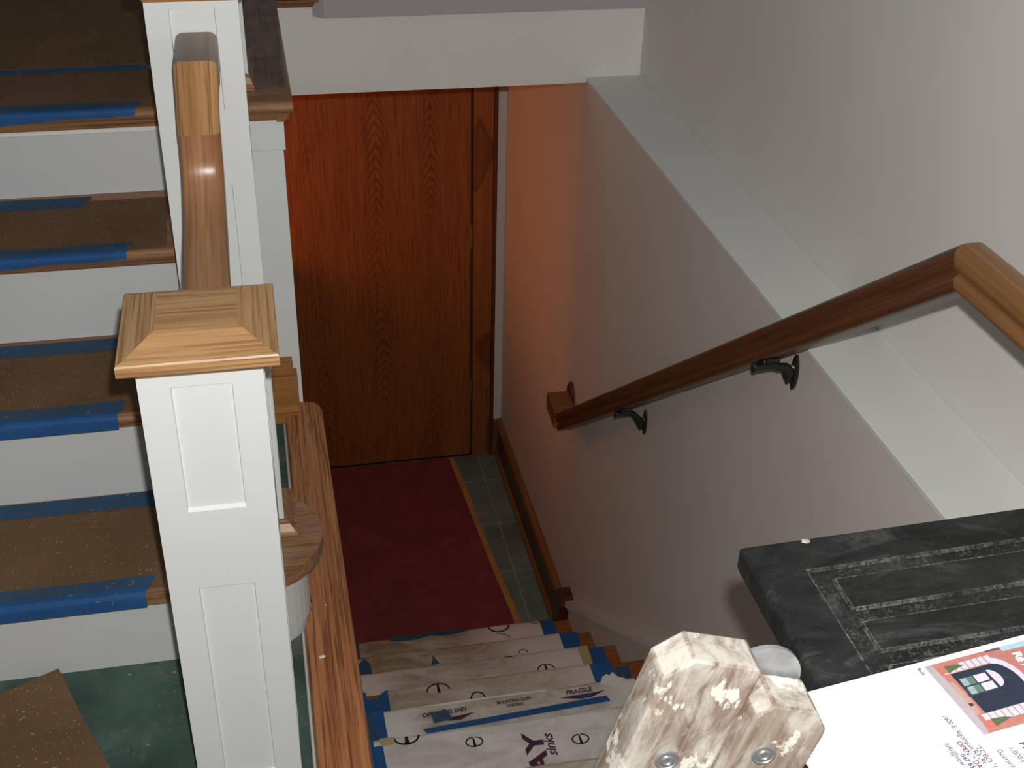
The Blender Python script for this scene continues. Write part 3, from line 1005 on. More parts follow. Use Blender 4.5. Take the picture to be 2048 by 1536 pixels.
sweep('level_rail', LP, prf, OAKUV3, hr, side=SD, post=GP[1])
sweep('gooseneck', GP, prf, OAKUV, hr, side=SD, pre=LP[0], post=EP[1])
sweep('easing_rail', EP, prf, OAKUV2, hr, side=SD, pre=GP[1])

# ================================================================== WALL HANDRAIL
REDUV = wood('dim_red_oak_rail', (0.165, 0.060, 0.016), (0.085, 0.028, 0.009), 'X', 'UV', pores=0.45, scale=0.8, rough=0.34)  # sloped run: grazing light darkened into the base colour
LITUV = wood('lit_red_oak_rail', (0.29, 0.140, 0.050), (0.185, 0.078, 0.026), 'X', 'UV', pores=0.25, scale=0.7, rough=0.34)  # level run: same rail, its flash-lit tone put into the colour
wr = thing('wall_handrail', (0.91, 2.2, 0.2), 'long reddish oak handrail sloping down the right wall on black brackets', 'handrail')
prw = rail_profile(0.050, 0.060, 0.016, 5, finger=0.0085)
S_ = 0.7675
hx = 0.910
th = 0.060
dirv = Vector((0, 0.793, -0.609)); nv = Vector((0, 0.609, 0.793))
topA = Vector((hx, 1.3035, 0.857)) + nv * th
yc = 1.3035 + 0.030
zc_ = 0.8505 + th
slope_top = lambda y: topA.z - (y - topA.y) * S_
ycorner = topA.y - (zc_ - topA.z) / S_
ye = 3.338
PA, PB, PC = Vector((hx, ye, slope_top(ye))), Vector((hx, ycorner, zc_)), Vector((hx, -0.40, zc_))
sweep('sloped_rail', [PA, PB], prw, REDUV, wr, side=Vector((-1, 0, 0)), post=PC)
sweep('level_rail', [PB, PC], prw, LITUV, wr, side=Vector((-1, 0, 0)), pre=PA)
# return piece to the wall
rt = prism('wall_return', [(ye + 0.004, slope_top(ye) - 0.064), (ye + 0.004, slope_top(ye) - 0.004), (ye + 0.020, slope_top(ye) - 0.001), (ye + 0.118, slope_top(ye) + 0.006), (ye + 0.120, slope_top(ye) - 0.052)], hx - 0.025, 0.956, red_oak('X'), wr, 'X')
bm = bmesh.new()
ry_, rz_ = 3.445, slope_top(ye) - 0.010
add = []
for dx, sc in ((0.9695, 1.0), (0.962, 1.0), (0.957, 0.86), (0.9555, 0.70)):
    add.append([bm.verts.new((dx, ry_ + 0.034 * sc * cos(2 * pi * i / 28), rz_ + 0.054 * sc * sin(2 * pi * i / 28))) for i in range(28)])
for a, b_ in zip(add, add[1:]):
    for i in range(28):
        bm.faces.new([a[i], a[(i + 1) % 28], b_[(i + 1) % 28], b_[i]])
bm.faces.new(add[0]); bm.faces.new(add[-1])
finish('rosette', bm, M_MAHOG, wr)

# brackets
def make_bracket(yw, zw, label):
    t = thing('handrail_bracket', (XW, yw, zw), label, 'bracket', 'black handrail brackets')
    # wall plate: elongated, rounded, two screws
    bm = bmesh.new()
    rings = []
    for dx, sc in ((0.0003, 1.0), (0.005, 1.0), (0.007, 0.8)):
        r_ = []
        for i in range(24):
            a = 2 * pi * i / 24
            cy_, cz_ = cos(a), sin(a)
            wdt = 0.0140 * (0.60 + 0.40 * abs(cy_))
            r_.append(bm.verts.new((XW - dx, yw + wdt * sc * cy_, zw + 0.039 * sc * cz_)))
        rings.append(r_)
    for a, b_ in zip(rings, rings[1:]):
        for i in range(24):
            bm.faces.new([a[i], a[(i + 1) % 24], b_[(i + 1) % 24], b_[i]])
    bm.faces.new(rings[0]); bm.faces.new(rings[-1])
    finish('wall_plate', bm, M_IRON, t)
    # arm: tapered curve from plate up to the saddle
    zr = slope_top(yw - 0.004) - th / 0.793 - 0.010
    pts = [(XW - 0.005, zw - 0.008, 0.021), (XW - 0.014, zw - 0.001, 0.0145), (XW - 0.025, zw + 0.013, 0.0105), (XW - 0.038, zr - 0.012, 0.0088), (hx + 0.008, zr - 0.007, 0.0085), (hx - 0.010, zr - 0.007, 0.0085), (hx - 0.024, zr - 0.007, 0.0085), (hx - 0.0245, zr - 0.007, 0.0105), (hx - 0.030, zr - 0.007, 0.0105)]
    bm = bmesh.new()
    rr = []
    for i, (x, z, r_) in enumerate(pts):
        a = pts[max(0, i - 1)]; b_ = pts[min(len(pts) - 1, i + 1)]
        t_ = Vector((b_[0] - a[0], 0, b_[1] - a[1])).normalized()
        up = Vector((0, 1, 0)); sd = t_.cross(up)
        rr.append([bm.verts.new(Vector((x, yw, z)) + up * min(r_, 0.0090) * cos(q) + sd * r_ * sin(q)) for q in [2 * pi * j / 12 for j in range(12)]])
    for a, b_ in zip(rr, rr[1:]):
        for i in range(12):
            bm.faces.new([a[i], a[(i + 1) % 12], b_[(i + 1) % 12], b_[i]])
    bm.faces.new(rr[0]); bm.faces.new(rr[-1])
    finish('arm', bm, M_IRON, t, smooth=True)
    # saddle under the rail, along the slope
    bm = bmesh.new()
    add_box(bm, -0.013, 0.013, -0.030, 0.030, -0.008, 0.0, bev=0.002)
    an = -math.atan(S_)
    for v in bm.verts:
        y_, z_ = v.co.y, v.co.z
        v.co = Vector((hx - 0.002 + v.co.x, yw - 0.002 + y_ * cos(an) - z_ * sin(an), slope_top(yw - 0.002) - th / 0.793 - 0.0006 + y_ * sin(an) + z_ * cos(an)))
    finish('saddle', bm, M_IRON, t)
    for dy in (-0.020, 0.020):
        bm = bmesh.new()
        yy = yw + dy
        add_cyl(bm, (hx - 0.0165, yy, slope_top(yy) - th / 0.793 - 0.007), (-1, 0, 0), 0.0030, 0.002, 10)
        finish('screw', bm, M_SCREW, t)
    bm = bmesh.new()
    add_cyl(bm, (XW - 0.007, yw, zw + 0.012), (-1, 0, 0), 0.0055, 0.004, 12, 0.003)
    finish('screw', bm, M_BRASS, t)
    return t
make_bracket(1.877, 0.383, 'black iron bracket under the middle of the wall handrail, nearer of the two')
make_bracket(2.690, -0.257, 'small black iron bracket near the lower end of the wall handrail')

# ================================================================== CARDBOARD STAIR COVERS
GC = 'cardboard covers on the basement stairs'
def card(k, x0, x1, label, mat, depth=0.25, drop=0.03):
    z, y = zt(k), yt(k)
    t = thing('cardboard_cover', ((x0 + x1) / 2, y - 0.1, z), label, 'cardboard', GC)
    n = 12
    rows = [[], [], [], []]
    for i in range(n + 1):
        x = x0 + (x1 - x0) * i / n
        wb = 0.0012 * sin(i * 2.1 + k)
        rows[0].append((x, y - depth, z + 0.0032))
        rows[1].append((x, y - 0.006, z + 0.0034 + abs(wb)))
        rows[2].append((x, y + 0.003, z + 0.001 + wb))
        rows[3].append((x, y + 0.0045, z - drop))
    bm = bmesh.new()
    vs = [[bm.verts.new(p) for p in r] for r in rows]
    for i in range(3):
        for j in range(n):
            bm.faces.new([vs[i][j], vs[i][j + 1], vs[i + 1][j + 1], vs[i + 1][j]])
    bm.normal_update(); bmesh.ops.solidify(bm, geom=bm.faces[:], thickness=0.0025)
    finish('board', bm, mat, t)
    return t, z + 0.0062, y
def dirt(t, pts, z, mat): return sheet('scuffed_band', pts, z - 0.0004, mat, t, 0.0003)
def tape_patch(t, pts, z, mat=M_TAPE): return sheet('tape', pts, z, mat, t, 0.0005)

c1, z_, y_ = card(1, 0.190, 0.843, 'bottommost cardboard cover, brown-stained, next to the red floor paper', card_mat('stained_card_a', CW, hi=0.12, base=0.75))
tape_patch(c1, [(0.845, y_ - .075), (0.892, y_ - .075), (0.892, y_), (0.845, y_)], z_ - .004)
tape_patch(c1, [(0.062, y_ - .10), (0.205, y_ - .10), (0.205, y_ + .002), (0.062, y_ + .002)], z_ - .004, M_TAPE_D)
wrap_sheet('tape', [[(0.30 + 0.28 * i / 14, y_ - 0.012 - 0.010 * abs(sin(i * 2.7)) + 0.0005 * i, z_ + .0003) for i in range(15)], [(0.30 + 0.28 * i / 14, y_ + 0.010, z_ - .004) for i in range(15)]], M_TAPE_D, c1)
arc_print('logo_print', 0.692, y_ - 0.002, z_ + .0005, 0.040, 0.034, 185, 355, 0.006, M_INK, c1)
arc_print('logo_print', 0.680, y_ - 0.100, z_ + .0005, 0.050, 0.060, 30, 95, 0.003, M_INK, c1)
arc_print('logo_print', 0.825, y_ + 0.0, z_ + .0005, 0.020, 0.014, 185, 355, 0.003, M_INK, c1)

c2, z_, y_ = card(2, 0.170, 0.843, 'stained cardboard cover on the second basement tread from the bottom', card_mat('stained_card_b', CW, hi=0.17, base=0.70))
tape_patch(c2, [(0.844, y_ - .075), (0.902, y_ - .075), (0.905, y_), (0.844, y_)], z_ - .004)
tape_patch(c2, [(0.062, y_ - .12), (0.215, y_ - .12), (0.205, y_ - .03), (0.190, y_ - .004), (0.170, y_ - .03), (0.062, y_ + .002)], z_ + .0003, M_TAPE_D)
tape_patch(c2, [(0.400, y_ - .075), (0.428, y_ - .070), (0.412, y_ - .030)], z_ + .0003, M_TAPE_D)
arc_print('logo_print', 0.706, y_ - 0.075, z_ + .0005, 0.017, 0.020, 10, 170, 0.003, M_INK, c2)

c3, z_, y_ = card(3, 0.160, 0.832, 'cardboard cover on the third basement tread, clean pink-white at both ends', card_mat('scuffed_card_c', CW, lo=-0.25, hi=0.20, base=0.45))
tape_patch(c3, [(0.832, y_ - .13), (0.858, y_ - .13), (0.862, y_), (0.832, y_)], z_ - .001, M_YTAPE)
tape_patch(c3, [(0.862, y_ - .13), (0.905, y_ - .13), (0.912, y_ - .01), (0.866, y_ - .01)], z_ - .004)
tape_patch(c3, [(0.0607, y_ - .25), (0.160, y_ - .25), (0.160, y_), (0.062, y_)], z_ - .004)
arc_print('logo_print', 0.714, y_ - 0.085, z_ + .0005, 0.029, 0.030, 12, 168, 0.004, M_INK, c3, bar=[(0.712, y_ - .060), (0.717, y_ - .060), (0.720, y_ - .10), (0.712, y_ - .10)])
arc_print('logo_print', 0.610, y_ - 0.022, z_ + .0005, 0.02, 0.018, 40, 130, 0.003, M_INK, c3)

c4, z_, y_ = card(4, 0.215, 0.790, 'scuffed cardboard cover on the fourth basement tread, dark logo arc at its middle', card_mat('scuffed_card_d', CW, hi=0.24, base=0.42))
tape_patch(c4, [(0.180, y_ - .24), (0.216, y_ - .24), (0.216, y_ + .001), (0.200, y_ - .01), (0.185, y_ - .028), (0.160, y_ - .030), (0.155, y_ + .001), (0.0607, y_ + .001), (0.0607, y_ - .25)], z_ + .0003)
tape_patch(c4, [(0.790, y_ - .09), (0.850, y_ - .09), (0.853, y_), (0.792, y_)], z_ - .004)
tape_patch(c4, [(0.855, y_ - .09), (0.895, y_ - .09), (0.900, y_ - .025), (0.857, y_ - .025)], z_ - .004, M_TAPE_D)
arc_print('logo_print', 0.354, y_ - 0.030, z_ + .0005, 0.034, 0.030, 8, 172, 0.0042, M_INK, c4, bar=[(0.352, y_ - .001), (0.357, y_ - .001), (0.360, y_ - .036), (0.351, y_ - .036)])

arc_print('logo_print', 0.4565, y_ - 0.080, z_ + .0005, 0.0215, 0.030, -12, 180, 0.0042, M_INK, c4)

c5, z_, y_ = card(5, 0.182, 0.835, 'cardboard cover printed FRAGILE with a blue tape line along its near edge', card_mat('scuffed_card_e', CW2, lo=-0.24, hi=0.27, base=0.45, soft=0.06))
tape_patch(c5, [(0.271, y_ - .078), (0.279, y_ - .094), (0.752, y_ - .070), (0.746, y_ - .050)], z_ + .0004)
tape_patch(c5, [(0.300, y_ - .064), (0.298, y_ - .030), (0.335, y_ - .022), (0.349, y_ - .058)], z_ + .0009, M_TAPE_D)
tape_patch(c5, [(0.165, y_ - .24), (0.188, y_ - .24), (0.180, y_), (0.150, y_)], z_ + .0003)
tape_patch(c5, [(0.0607, y_ - .26), (0.170, y_ - .26), (0.158, y_ + .001), (0.0607, y_ + .001)], z_ - .003, M_TAPE_D)
XA, YA, UPZ = Vector((1, .028, 0)), Vector((0, 1, 0)), 0
text_mesh('lettering', 'OPEN THIS END', 0.0185, (0.276, y_ - .040, z_ + .0006), XA, YA, M_PURPLE, c5, bold=0.0006, stretch=0.83)
text_mesh('lettering', 'MOUNTING CLIPS', 0.0135, (0.466, y_ - .030, z_ + .0006), XA, YA, M_PURPLE, c5, bold=0.0004, stretch=0.80)
text_mesh('lettering', 'THIS END', 0.0120, (0.488, y_ - .044, z_ + .0006), XA, YA, M_PURPLE, c5, bold=0.0004, stretch=0.85)
text_mesh('lettering', 'FRAGILE', 0.0200, (0.647, y_ - .030, z_ + .0006), XA, YA, M_PURPLE, c5, bold=0.0006, stretch=0.93)
for (xa, xb, yy) in ((0.628, 0.748, -0.038), (0.300, 0.405, -0.052)):
    sheet('arrow_print', [(xa, y_ + yy), ((xa * .7 + xb * .3), y_ + yy + .0035), ((xa + xb) / 2, y_ + yy + .001), (xb, y_ + yy + .007), (xa * .35 + xb * .65, y_ + yy - .011), (xa * .6 + xb * .4, y_ + yy - .010)], z_ + .0003, M_PURPLE, c5, 0.0003)
tape_patch(c5, [(0.676, y_ - .050), (0.680, y_ - .036), (0.708, y_ - .034), (0.708, y_ - .048)], z_ + .0008, M_TAPE_D)
sheet('torn_liner', [(0.27, y_ - .003), (0.36, y_ + .0), (0.52, y_ - .001), (0.60, y_ - .002), (0.60, y_ - .008), (0.44, y_ - .007), (0.33, y_ - .009)], z_ + .0003, M_CARD, c5, 0.0004)
bm = bmesh.new()
tp = [(0.742, y_ - .006), (0.752, y_ + .012), (0.765, y_ + .020), (0.772, y_ + .014), (0.782, y_ + .024), (0.792, y_ + .006), (0.81, y_ - .004), (0.78, y_ - .012)]
add_prism(bm, tp, z_ - .001, z_ + .004)
finish('torn_liner', bm, M_CARD, c5)

c6, z_, y_ = card(6, 0.135, 0.800, 'white cardboard cover with round black logos and sideways sinks lettering', card_mat('white_card_f', CW2, base=0.10))
tape_patch(c6, [(0.0607, y_ - .29), (0.150, y_ - .25), (0.150, y_ - .002), (0.062, y_ - .002)], z_ - .004)
tape_patch(c6, [(0.134, y_ - .24), (0.160, y_ - .24), (0.154, y_ - .02), (0.134, y_ - .02)], z_ + .0002)
tape_patch(c6, [(0.150, y_ - .022), (0.180, y_ - .020), (0.183, y_ + .001), (0.150, y_ + .001)], z_ + .0006, M_YTAPE)
def e_logo(cx, cy, rx, ry, root, z, full=True):
    b_ = [(cx - rx * .12, cy + ry * .95), (cx + rx * .02, cy + ry * .95), (cx + rx * .16, cy - ry * .80), (cx + rx * .42, cy - ry * .92), (cx - rx * .38, cy - ry * .92), (cx - rx * .16, cy - ry * .80)]
    arc_print('logo_print', cx, cy, z, rx, ry, 100, 440, rx * .16, M_INK, root, bar=b_)
arc_print('logo_print', 0.209, y_ - 0.003, z_ + .0005, 0.030, 0.024, 178, 362, 0.0046, M_INK, c6, bar=[(0.2055, y_ - .002), (0.2110, y_ - .002), (0.2150, y_ - .021), (0.2200, y_ - .0245), (0.1980, y_ - .0245), (0.2040, y_ - .021)])
e_logo(0.357, y_ - 0.0455, 0.0205, 0.0155, c6, z_ + .0005)
e_logo(0.594, y_ - 0.0805, 0.0205, 0.0155, c6, z_ + .0005)
text_mesh('lettering', 'AY', 0.060, (0.508, y_ - .162, z_ + .0005), Vector((0, 1, 0)), Vector((-1, 0.05, 0)), M_PURPLE, c6, bold=0.0020, stretch=1.5)
text_mesh('lettering', 'sinks', 0.033, (0.533, y_ - .118, z_ + .0005), Vector((0, 1, 0)), Vector((-1, 0.05, 0)), M_PURPLE, c6, shear=0.25, bold=0.0006)
c7, z_, y_ = card(7, 0.140, 0.800, 'uppermost cardboard cover, brownish, at the bottom edge of the stairs in view', card_mat('scuffed_card_g', CW2, base=0.5))
tape_patch(c7, [(0.062, y_ - .25), (0.150, y_ - .25), (0.150, y_ - .002), (0.062, y_ - .002)], z_ - .004)
# the yellow scrap seen under cover six sits on the tape of tread six

# ================================================================== LOWER HALL THINGS
rp = thing('floor_paper', (0.45, 4.0, ZL), 'dark red building paper covering the lower hall floor, taped along the slate', 'paper')
sheet('paper', [(0.075, 3.262), (0.815, 3.262), (0.822, 3.33), (0.740, 4.598), (0.075, 4.598)], ZL + 0.0006, M_ROSIN, rp, 0.0008)
bm = bmesh.new()
L0 = [(0.800, 3.266), (0.797, 3.52), (0.781, 3.72), (0.769, 3.90), (0.757, 4.10), (0.742, 4.35), (0.725, 4.596)]
R0 = [(0.829, 3.266), (0.822, 3.52), (0.806, 3.72), (0.791, 3.90), (0.779, 4.10), (0.770, 4.35), (0.748, 4.596)]
add_prism(bm, L0 + R0[::-1], ZL + 0.0016, ZL + 0.0021)
finish('masking_tape', bm, M_MTAPE, rp)

# ================================================================== FOREGROUND
# black panel on a low trestle
bk = thing('black_panel', (0.78, 0.68, 0.765), 'dusty black painted panel with routed grooves lying across a trestle', 'panel')
bx0, bx1, by0, by1, bz0, bz1 = 0.442, 1.115, 0.40, 0.912, 0.765, 0.800
gx = [bx0, 0.4935, 0.4965, 0.5145, 0.5175, 1.0375, 1.0405, 1.0585, 1.0615, bx1]
gyl = [by0, 0.4485, 0.4515, 0.4665, 0.4695, 0.5235, 0.5265, 0.5415, 0.5445, 0.7255, 0.7285, 0.7445, 0.7475, 0.7835, 0.7865, 0.8015, 0.8045, 0.8455, 0.8485, 0.8625, 0.8655, by1]
chx = {(2, 3), (6, 7)}
# channel tests
def in_ch(xm, ym):
    vch = (0.495 < xm < 0.516 or 1.039 < xm < 1.060) and (0.45 < ym < 0.864)
    hch = any(a < ym < b_ for a, b_ in ((0.847, 0.864), (0.785, 0.803), (0.727, 0.746), (0.525, 0.543), (0.45, 0.468))) and 0.495 < xm < 1.060
    return vch or hch
bm = bmesh.new()
ex = sorted(set([bx0 + 0.004, bx1 - 0.004] + gx[1:-1] + [0.495, 0.516, 1.039, 1.060]))
ey = sorted(set([by0 + 0.004, by1 - 0.004] + gyl[1:-1] + [0.45, 0.468, 0.525, 0.543, 0.727, 0.746, 0.785, 0.803, 0.847, 0.864]))
skw = 0.034                                  # far edge is a touch out of square
def BP(x, y, z): return (x, y + (x - bx0) * skw * (1.0), z)
cache = {}
def gv(x, y, z):
    k = (round(x, 5), round(y, 5), round(z, 5))
    if k not in cache:
        cache[k] = bm.verts.new(BP(*k))
    return cache[k]
dz = 0.0032
nx_, ny_ = len(ex) - 1, len(ey) - 1
chm = [[in_ch((ex[i] + ex[i + 1]) / 2, (ey[j] + ey[j + 1]) / 2) for j in range(ny_)] for i in range(nx_)]
for i in range(nx_):
    for j in range(ny_):
        z = bz1 - (dz if chm[i][j] else 0)
        f = bm.faces.new([gv(ex[i], ey[j], z), gv(ex[i + 1], ey[j], z), gv(ex[i + 1], ey[j + 1], z), gv(ex[i], ey[j + 1], z)])
        near = any(0 <= i + a < nx_ and 0 <= j + b_ < ny_ and chm[i + a][j + b_] != chm[i][j] for a in (-1, 0, 1) for b_ in (-1, 0, 1))
        small = (ex[i + 1] - ex[i] < 0.004) or (ey[j + 1] - ey[j] < 0.004)
        if near and small:
            f.material_index = 1
        elif chm[i][j]:
            f.material_index = 2
        for a, b_, q in ((1, 0, ((1, 0), (1, 1))), (0, 1, ((0, 1), (1, 1)))):
            i2, j2 = i + a, j + b_
            if i2 < nx_ and j2 < ny_ and chm[i2][j2] != chm[i][j]:
                p0 = (ex[i + q[0][0]], ey[j + q[0][1]]); p1 = (ex[i + q[1][0]], ey[j + q[1][1]])
                w_ = bm.faces.new([gv(p0[0], p0[1], bz1), gv(p1[0], p1[1], bz1), gv(p1[0], p1[1], bz1 - dz), gv(p0[0], p0[1], bz1 - dz)])
                w_.material_index = 1
# rounded edge and sides
loop0 = [(ex[0], y) for y in ey] + [(x, ey[-1]) for x in ex[1:]] + [(ex[-1], y) for y in ey[-2::-1]] + [(x, ey[0]) for x in ex[-2:0:-1]]
def outw(p, d):
    x = p[0] + (-d if p[0] == ex[0] else d if p[0] == ex[-1] else 0)
    y = p[1] + (-d if p[1] == ey[0] else d if p[1] == ey[-1] else 0)
    return x, y
prev = [gv(p[0], p[1], bz1) for p in loop0]
for d, z in ((0.0028, bz1 - 0.0012), (0.004, bz1 - 0.004), (0.004, bz0 + 0.010), (0.0015, bz0 + 0.003), (0.0, bz0)):
    cur = [bm.verts.new(BP(*outw(p, d), z)) for p in loop0]
    for i in range(len(prev)):
        k = (i + 1) % len(prev)
        bm.faces.new([prev[i], prev[k], cur[k], cur[i]])
    prev = cur
bm.faces.new(prev)
finish('slab', bm, [M_BLACK, M_BLACKD, M_BLACKC], bk)
bm = bmesh.new()
bmesh.ops.create_icosphere(bm, subdivisions=2, radius=1.0)
for v in bm.verts:
    q = 1 + 0.35 * sin(9 * v.co.x + 5 * v.co.y)
    v.co = Vector((0.511 + v.co.x * 0.0042 * q, 0.909 + v.co.y * 0.0030 * q, 0.8003 + max(v.co.z, 0) * 0.0014))
finish('plaster_fleck', bm, M_OLDEND, bk)

tr = thing('trestle', (0.80, 0.62, 0.0), 'plain wooden trestle holding up the black panel', 'trestle')
box('beam', (0.56, 0.95, 0.585, 0.655, 0.674, 0.764), M_LUMBER, tr, bev=0.003)
for xx in (0.62, 0.90):
    for sy in (-1, 1):
        bm = bmesh.new()
        add_box(bm, xx - 0.03, xx + 0.03, -0.014, 0.014, 0.0005, 0.745)
        for v in bm.verts:
            v.co.y += 0.62 + sy * (0.049 + (0.745 - v.co.z) * 0.20)
        finish('leg', bm, M_LUMBER, tr)
    box('brace', (xx - 0.012, xx + 0.012, 0.49, 0.75, 0.25, 0.32), M_LUMBER, tr)

# flyer lying on the panel
fy = thing('flyer', (0.55, 0.66, 0.8035), 'white printed flyer with a photo of a brick shop front, on the black panel', 'flyer')
FC = Vector((0.430, 0.709, 0.0)); fu = Vector((0.137, -0.990, 0)).normalized(); fv = Vector((0.990, 0.137, 0)).normalized()
FZ = 0.8030
def FP(u, v, z=0.0): return tuple(FC + fu * u + fv * v + Vector((0, 0, FZ + z)))
FZ0 = FZ
bm = bmesh.new()
q = [bm.verts.new(FP(u, v)) for u, v in ((0, -0.046), (0.216, -0.046), (0.216, 0.240), (0, 0.240))]
q2 = [bm.verts.new(FP(u, v, -0.0006)) for u, v in ((0, -0.046), (0.216, -0.046), (0.216, 0.240), (0, 0.240))]
bm.faces.new(q); bm.faces.new(q2)
for i in range(4):
    bm.faces.new([q[i], q[(i + 1) % 4], q2[(i + 1) % 4], q2[i]])
finish('paper', bm, M_PAPER, fy)
lay = [0.0]
def fpoly(pts, c, nm='photo_print'):
    lay[0] += 0.00002
    mat = plain('ink_%02x%02x%02x' % tuple(int(255 * x) for x in c), c, 0.6, var=0.08, scale=200)
    b_ = bmesh.new()
    b_.faces.new([b_.verts.new(FP(u, v, lay[0])) for u, v in pts])
    return finish(nm, b_, mat, fy)
WHT, BRK, NAV = (0.66, 0.62, 0.72), (0.50, 0.20, 0.165), (0.022, 0.032, 0.055)
ph = fpoly([(0.0063, 0.1134), (0.0901, 0.1132), (0.0905, 0.238), (0.0063, 0.238)], BRK)
fpoly([(0.0063, 0.1134), (0.0901, 0.1132), (0.0890, 0.1195), (0.070, 0.1215), (0.030, 0.1225), (0.0063, 0.121)], (0.46, 0.40, 0.43))
fpoly([(0.030, 0.1225), (0.070, 0.1215), (0.068, 0.127), (0.051, 0.1285), (0.030, 0.1265)], (0.52, 0.33, 0.28))
fpoly([(0.0063, 0.194), (0.0120, 0.194), (0.0128, 0.238), (0.0063, 0.238)], (0.42, 0.62, 0.74))
fpoly([(0.0063, 0.178), (0.0085, 0.178), (0.0092, 0.194), (0.0063, 0.194)], (0.19, 0.07, 0.16))
# stone blocks left and right of the arch
for i in range(8):
    a = 0.1255 + i * 0.0066
    fpoly([(0.0215 - 0.0095 * (1 if i > 2 else 0.55), a), (0.0208, a), (0.0208, a + 0.0057), (0.0210 - 0.0095 * (1 if i > 2 else 0.55), a + 0.0057)], WHT)
    fpoly([(0.0705, a), (0.0705 + 0.0105 * (1 if i > 2 else 0.75), a), (0.0705 + 0.0105 * (1 if i > 2 else 0.75), a + 0.0057), (0.0705, a + 0.0057)], WHT)
# dark arch with stone ring
def arch(r, cu_, v0, vs, n=16):
    return [(cu_ - r, v0)] + [(cu_ - r * cos(pi * i / n), vs + r * 0.62 * sin(pi * i / n)) for i in range(n + 1)] + [(cu_ + r, v0)]
fpoly(arch(0.0310, 0.0462, 0.1735, 0.1740), WHT)
fpoly(arch(0.0243, 0.0462, 0.1300, 0.1722), NAV)
# door panes and fan light
fpoly([(0.0296, 0.1325), (0.0505, 0.1290), (0.0500, 0.1615), (0.0270, 0.1620)], (0.04, 0.05, 0.07))
for u0 in (0.0296, 0.0400):
    for v0, c in ((0.1335, (0.33, 0.42, 0.44)), (0.1400, (0.12, 0.20, 0.18)), (0.1480, (0.70, 0.66, 0.80))):
        fpoly([(u0, v0), (u0 + 0.0088, v0 - 0.0008), (u0 + 0.0085, v0 + (0.012 if v0 > .147 else 0.0062)), (u0, v0 + (0.0125 if v0 > .147 else 0.0066))], c)
fpoly([(0.0275, 0.1630)] + [(0.038 - 0.0105 * cos(pi * i / 10), 0.1632 + 0.0085 * sin(pi * i / 10)) for i in range(11)], (0.68, 0.60, 0.76))
# planters
for (pu, pv) in ((0.0160, 0.1225), (0.0815, 0.1225)):
    fpoly([(pu - 0.0030, pv), (pu + 0.0030, pv), (pu + 0.0044, pv + 0.0070), (pu - 0.0040, pv + 0.0070)], (0.62, 0.17, 0.11))
    fpoly([(pu - 0.0042, pv + 0.0075), (pu + 0.0045, pv + 0.0070), (pu + 0.0025, pv + 0.015), (pu - 0.0002, pv + 0.0265), (pu - 0.0030, pv + 0.018)], (0.105, 0.145, 0.075))
fpoly([(0.0565, 0.1225), (0.0600, 0.1225), (0.0600, 0.1265), (0.0570, 0.1265)], (0.05, 0.045, 0.06))
def ftext(body, size, u, v, col, bold=0.0, stretch=1.0, shear=0.0):
    lay[0] += 0.00002
    return text_mesh('lettering', body, size, FP(u, v, lay[0] + .0001), fu, fv, col, fy, bold=bold, stretch=stretch, shear=shear)
LIL = plain('lilac_ink', (0.10, 0.085, 0.17), 0.7)
BLU = plain('grey_blue_ink', (0.055, 0.075, 0.13), 0.7)
PNK = plain('faded_red_ink', (0.18, 0.045, 0.06), 0.7)
SGN = plain('sign_white', (0.85, 0.85, 0.86), 0.6)
ftext('Ra', 0.0115, 0.0170, 0.2000, SGN, 0.0006)
ftext('& A', 0.0090, 0.0230, 0.1985, SGN, 0.0004)
ftext('2380', 0.0038, 0.0350, 0.1735, BLU)
ftext('Back', 0.0046, 0.0066, 0.1052, LIL, 0.0001, 1.05)
ftext('1600 E. Algonquin Rd (Rt', 0.0068, 0.0615, 0.0918, BLU, 0.00006, 0.79)
ftext('OPEN 7 DAYS', 0.0068, 0.0900, 0.0853, PNK, 0.0001, 0.86)
ftext('847 658', 0.0066, 0.1025, 0.0795, BLU, 0.0001, 0.86)
ftext('info@new', 0.0066, 0.0885, 0.0740, LIL, 0.00005, 0.86)
ftext("'TCBO '11", 0.0072, 0.0985, 0.0968, PNK, 0.0, 0.92)
ftext('Guaranteed', 0.0070, 0.1080, 0.1115, BLU, 0.0, 0.86)
ftext("1,000's", 0.0070, 0.1090, 0.1230, BLU, 0.0, 0.86)
ftext('Pr', 0.0090, 0.1075, 0.1345, PNK, 0.0002)

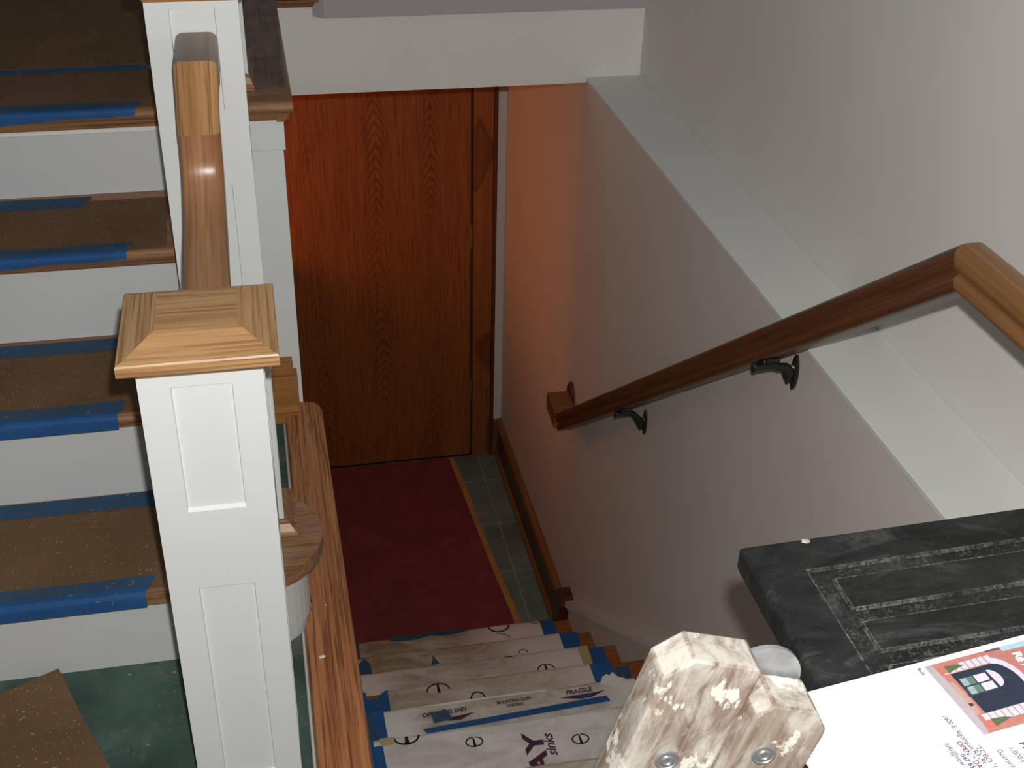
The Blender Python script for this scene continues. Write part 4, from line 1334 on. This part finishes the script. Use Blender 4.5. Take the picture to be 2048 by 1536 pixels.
# two old paint-spattered boards with a round steel hinge, leaning by the panel
wt = thing('folding_trestle', (0.1, 0.66, 0.0), 'old paint-spattered folding wooden legs with a steel hinge plate, close to the camera', 'trestle')
A = Vector((-0.30, 0.0, -1.0)).normalized()
W = Vector((1.0, -0.05, -0.25)); W = (W - A * W.dot(A)).normalized()
Nn = W.cross(A).normalized()
if Nn.y > 0:
    Nn = -Nn
ORG = Vector((0.3335, 0.6700, 0.8860))
def leg_board(name, w0, w1, n0, n1, a0, mats, root, chl, chr_):
    """board along A; w: across, n: towards the viewer; top corners chamfered, foot cut flat on the floor."""
    bm = bmesh.new()
    prof = [(w0, a0 + chl), (w0 + chl * 0.9, a0), (w1 - chr_ * 0.9, a0), (w1, a0 + chr_)]
    fr, bk_ = [], []
    for w_, a_ in prof:
        fr.append(bm.verts.new(ORG + W * w_ + A * a_ + Nn * n1))
        bk_.append(bm.verts.new(ORG + W * w_ + A * a_ + Nn * n0))
    def foot(w_, n_):
        p = ORG + W * w_ + Nn * n_
        t = (0.0008 - p.z) / A.z
        return p + A * t
    ff = [bm.verts.new(foot(w1, n1)), bm.verts.new(foot(w0, n1))]
    fb = [bm.verts.new(foot(w1, n0)), bm.verts.new(foot(w0, n0))]
    F_ = fr + ff; B_ = bk_ + fb
    bm.faces.new(F_); bm.faces.new(B_[::-1])
    m = len(F_)
    for i in range(m):
        f = bm.faces.new([F_[i], F_[(i + 1) % m], B_[(i + 1) % m], B_[i]])
        if i < 3:
            f.material_index = 1
    es = [e for e in bm.edges if e.calc_length() < 2]
    bmesh.ops.bevel(bm, geom=bm.edges[:], offset=0.0022, segments=2, affect='EDGES', profile=0.5)
    # local frame so that the grain runs along the board
    off = abs_loc(root)
    for v in bm.verts:
        q_ = v.co - ORG
        v.co = Vector((q_.dot(W), q_.dot(Nn), -q_.dot(A)))
    me = bpy.data.meshes.new(name)
    bmesh.ops.recalc_face_normals(bm, faces=bm.faces)
    bm.to_mesh(me); bm.free()
    for x in mats:
        me.materials.append(x)
    o = bpy.data.objects.new(name, me)
    COL.objects.link(o)
    o.parent = root
    o.matrix_local = Matrix.Translation(ORG - off) @ Matrix((W, Nn, -A)).transposed().to_4x4()
    return o
leg_board('leg', -0.066, 0.0135, -0.016, 0.020, -0.018, [M_OLD, M_OLDEND], wt, 0.022, 0.004)
leg_board('leg', 0.0145, 0.081, -0.002, 0.036, 0.003, [M_OLD, M_OLDEND], wt, 0.014, 0.018)
bm = bmesh.new()
add_cyl(bm, ORG + W * 0.033 + A * 0.011 - Nn * 0.008, Nn, 0.033, 0.004, 40)
finish('hinge_plate', bm, M_GALV, wt)
for w_, a_, n_ in ((-0.029, 0.087, 0.020), (0.039, 0.054, 0.036)):
    bm = bmesh.new()
    c = ORG + W * w_ + A * a_ + Nn * n_
    prof_ = [(0.0105, 0.0), (0.0100, 0.0014), (0.0086, 0.0018), (0.0078, 0.0008), (0.0058, 0.0008), (0.0050, 0.0022), (0.0038, 0.0024), (0.0028, 0.0012)]
    e1 = Nn.orthogonal().normalized(); e2 = Nn.cross(e1)
    rg = [[bm.verts.new(c + Nn * h_ + (e1 * cos(2 * pi * i / 24) + e2 * sin(2 * pi * i / 24)) * r_) for i in range(24)] for r_, h_ in prof_]
    for p_, q_ in zip(rg, rg[1:]):
        for i in range(24):
            bm.faces.new([p_[i], p_[(i + 1) % 24], q_[(i + 1) % 24], q_[i]])
    bm.faces.new(rg[0]); bm.faces.new(rg[-1])
    finish('rivet', bm, M_RIVET, wt)
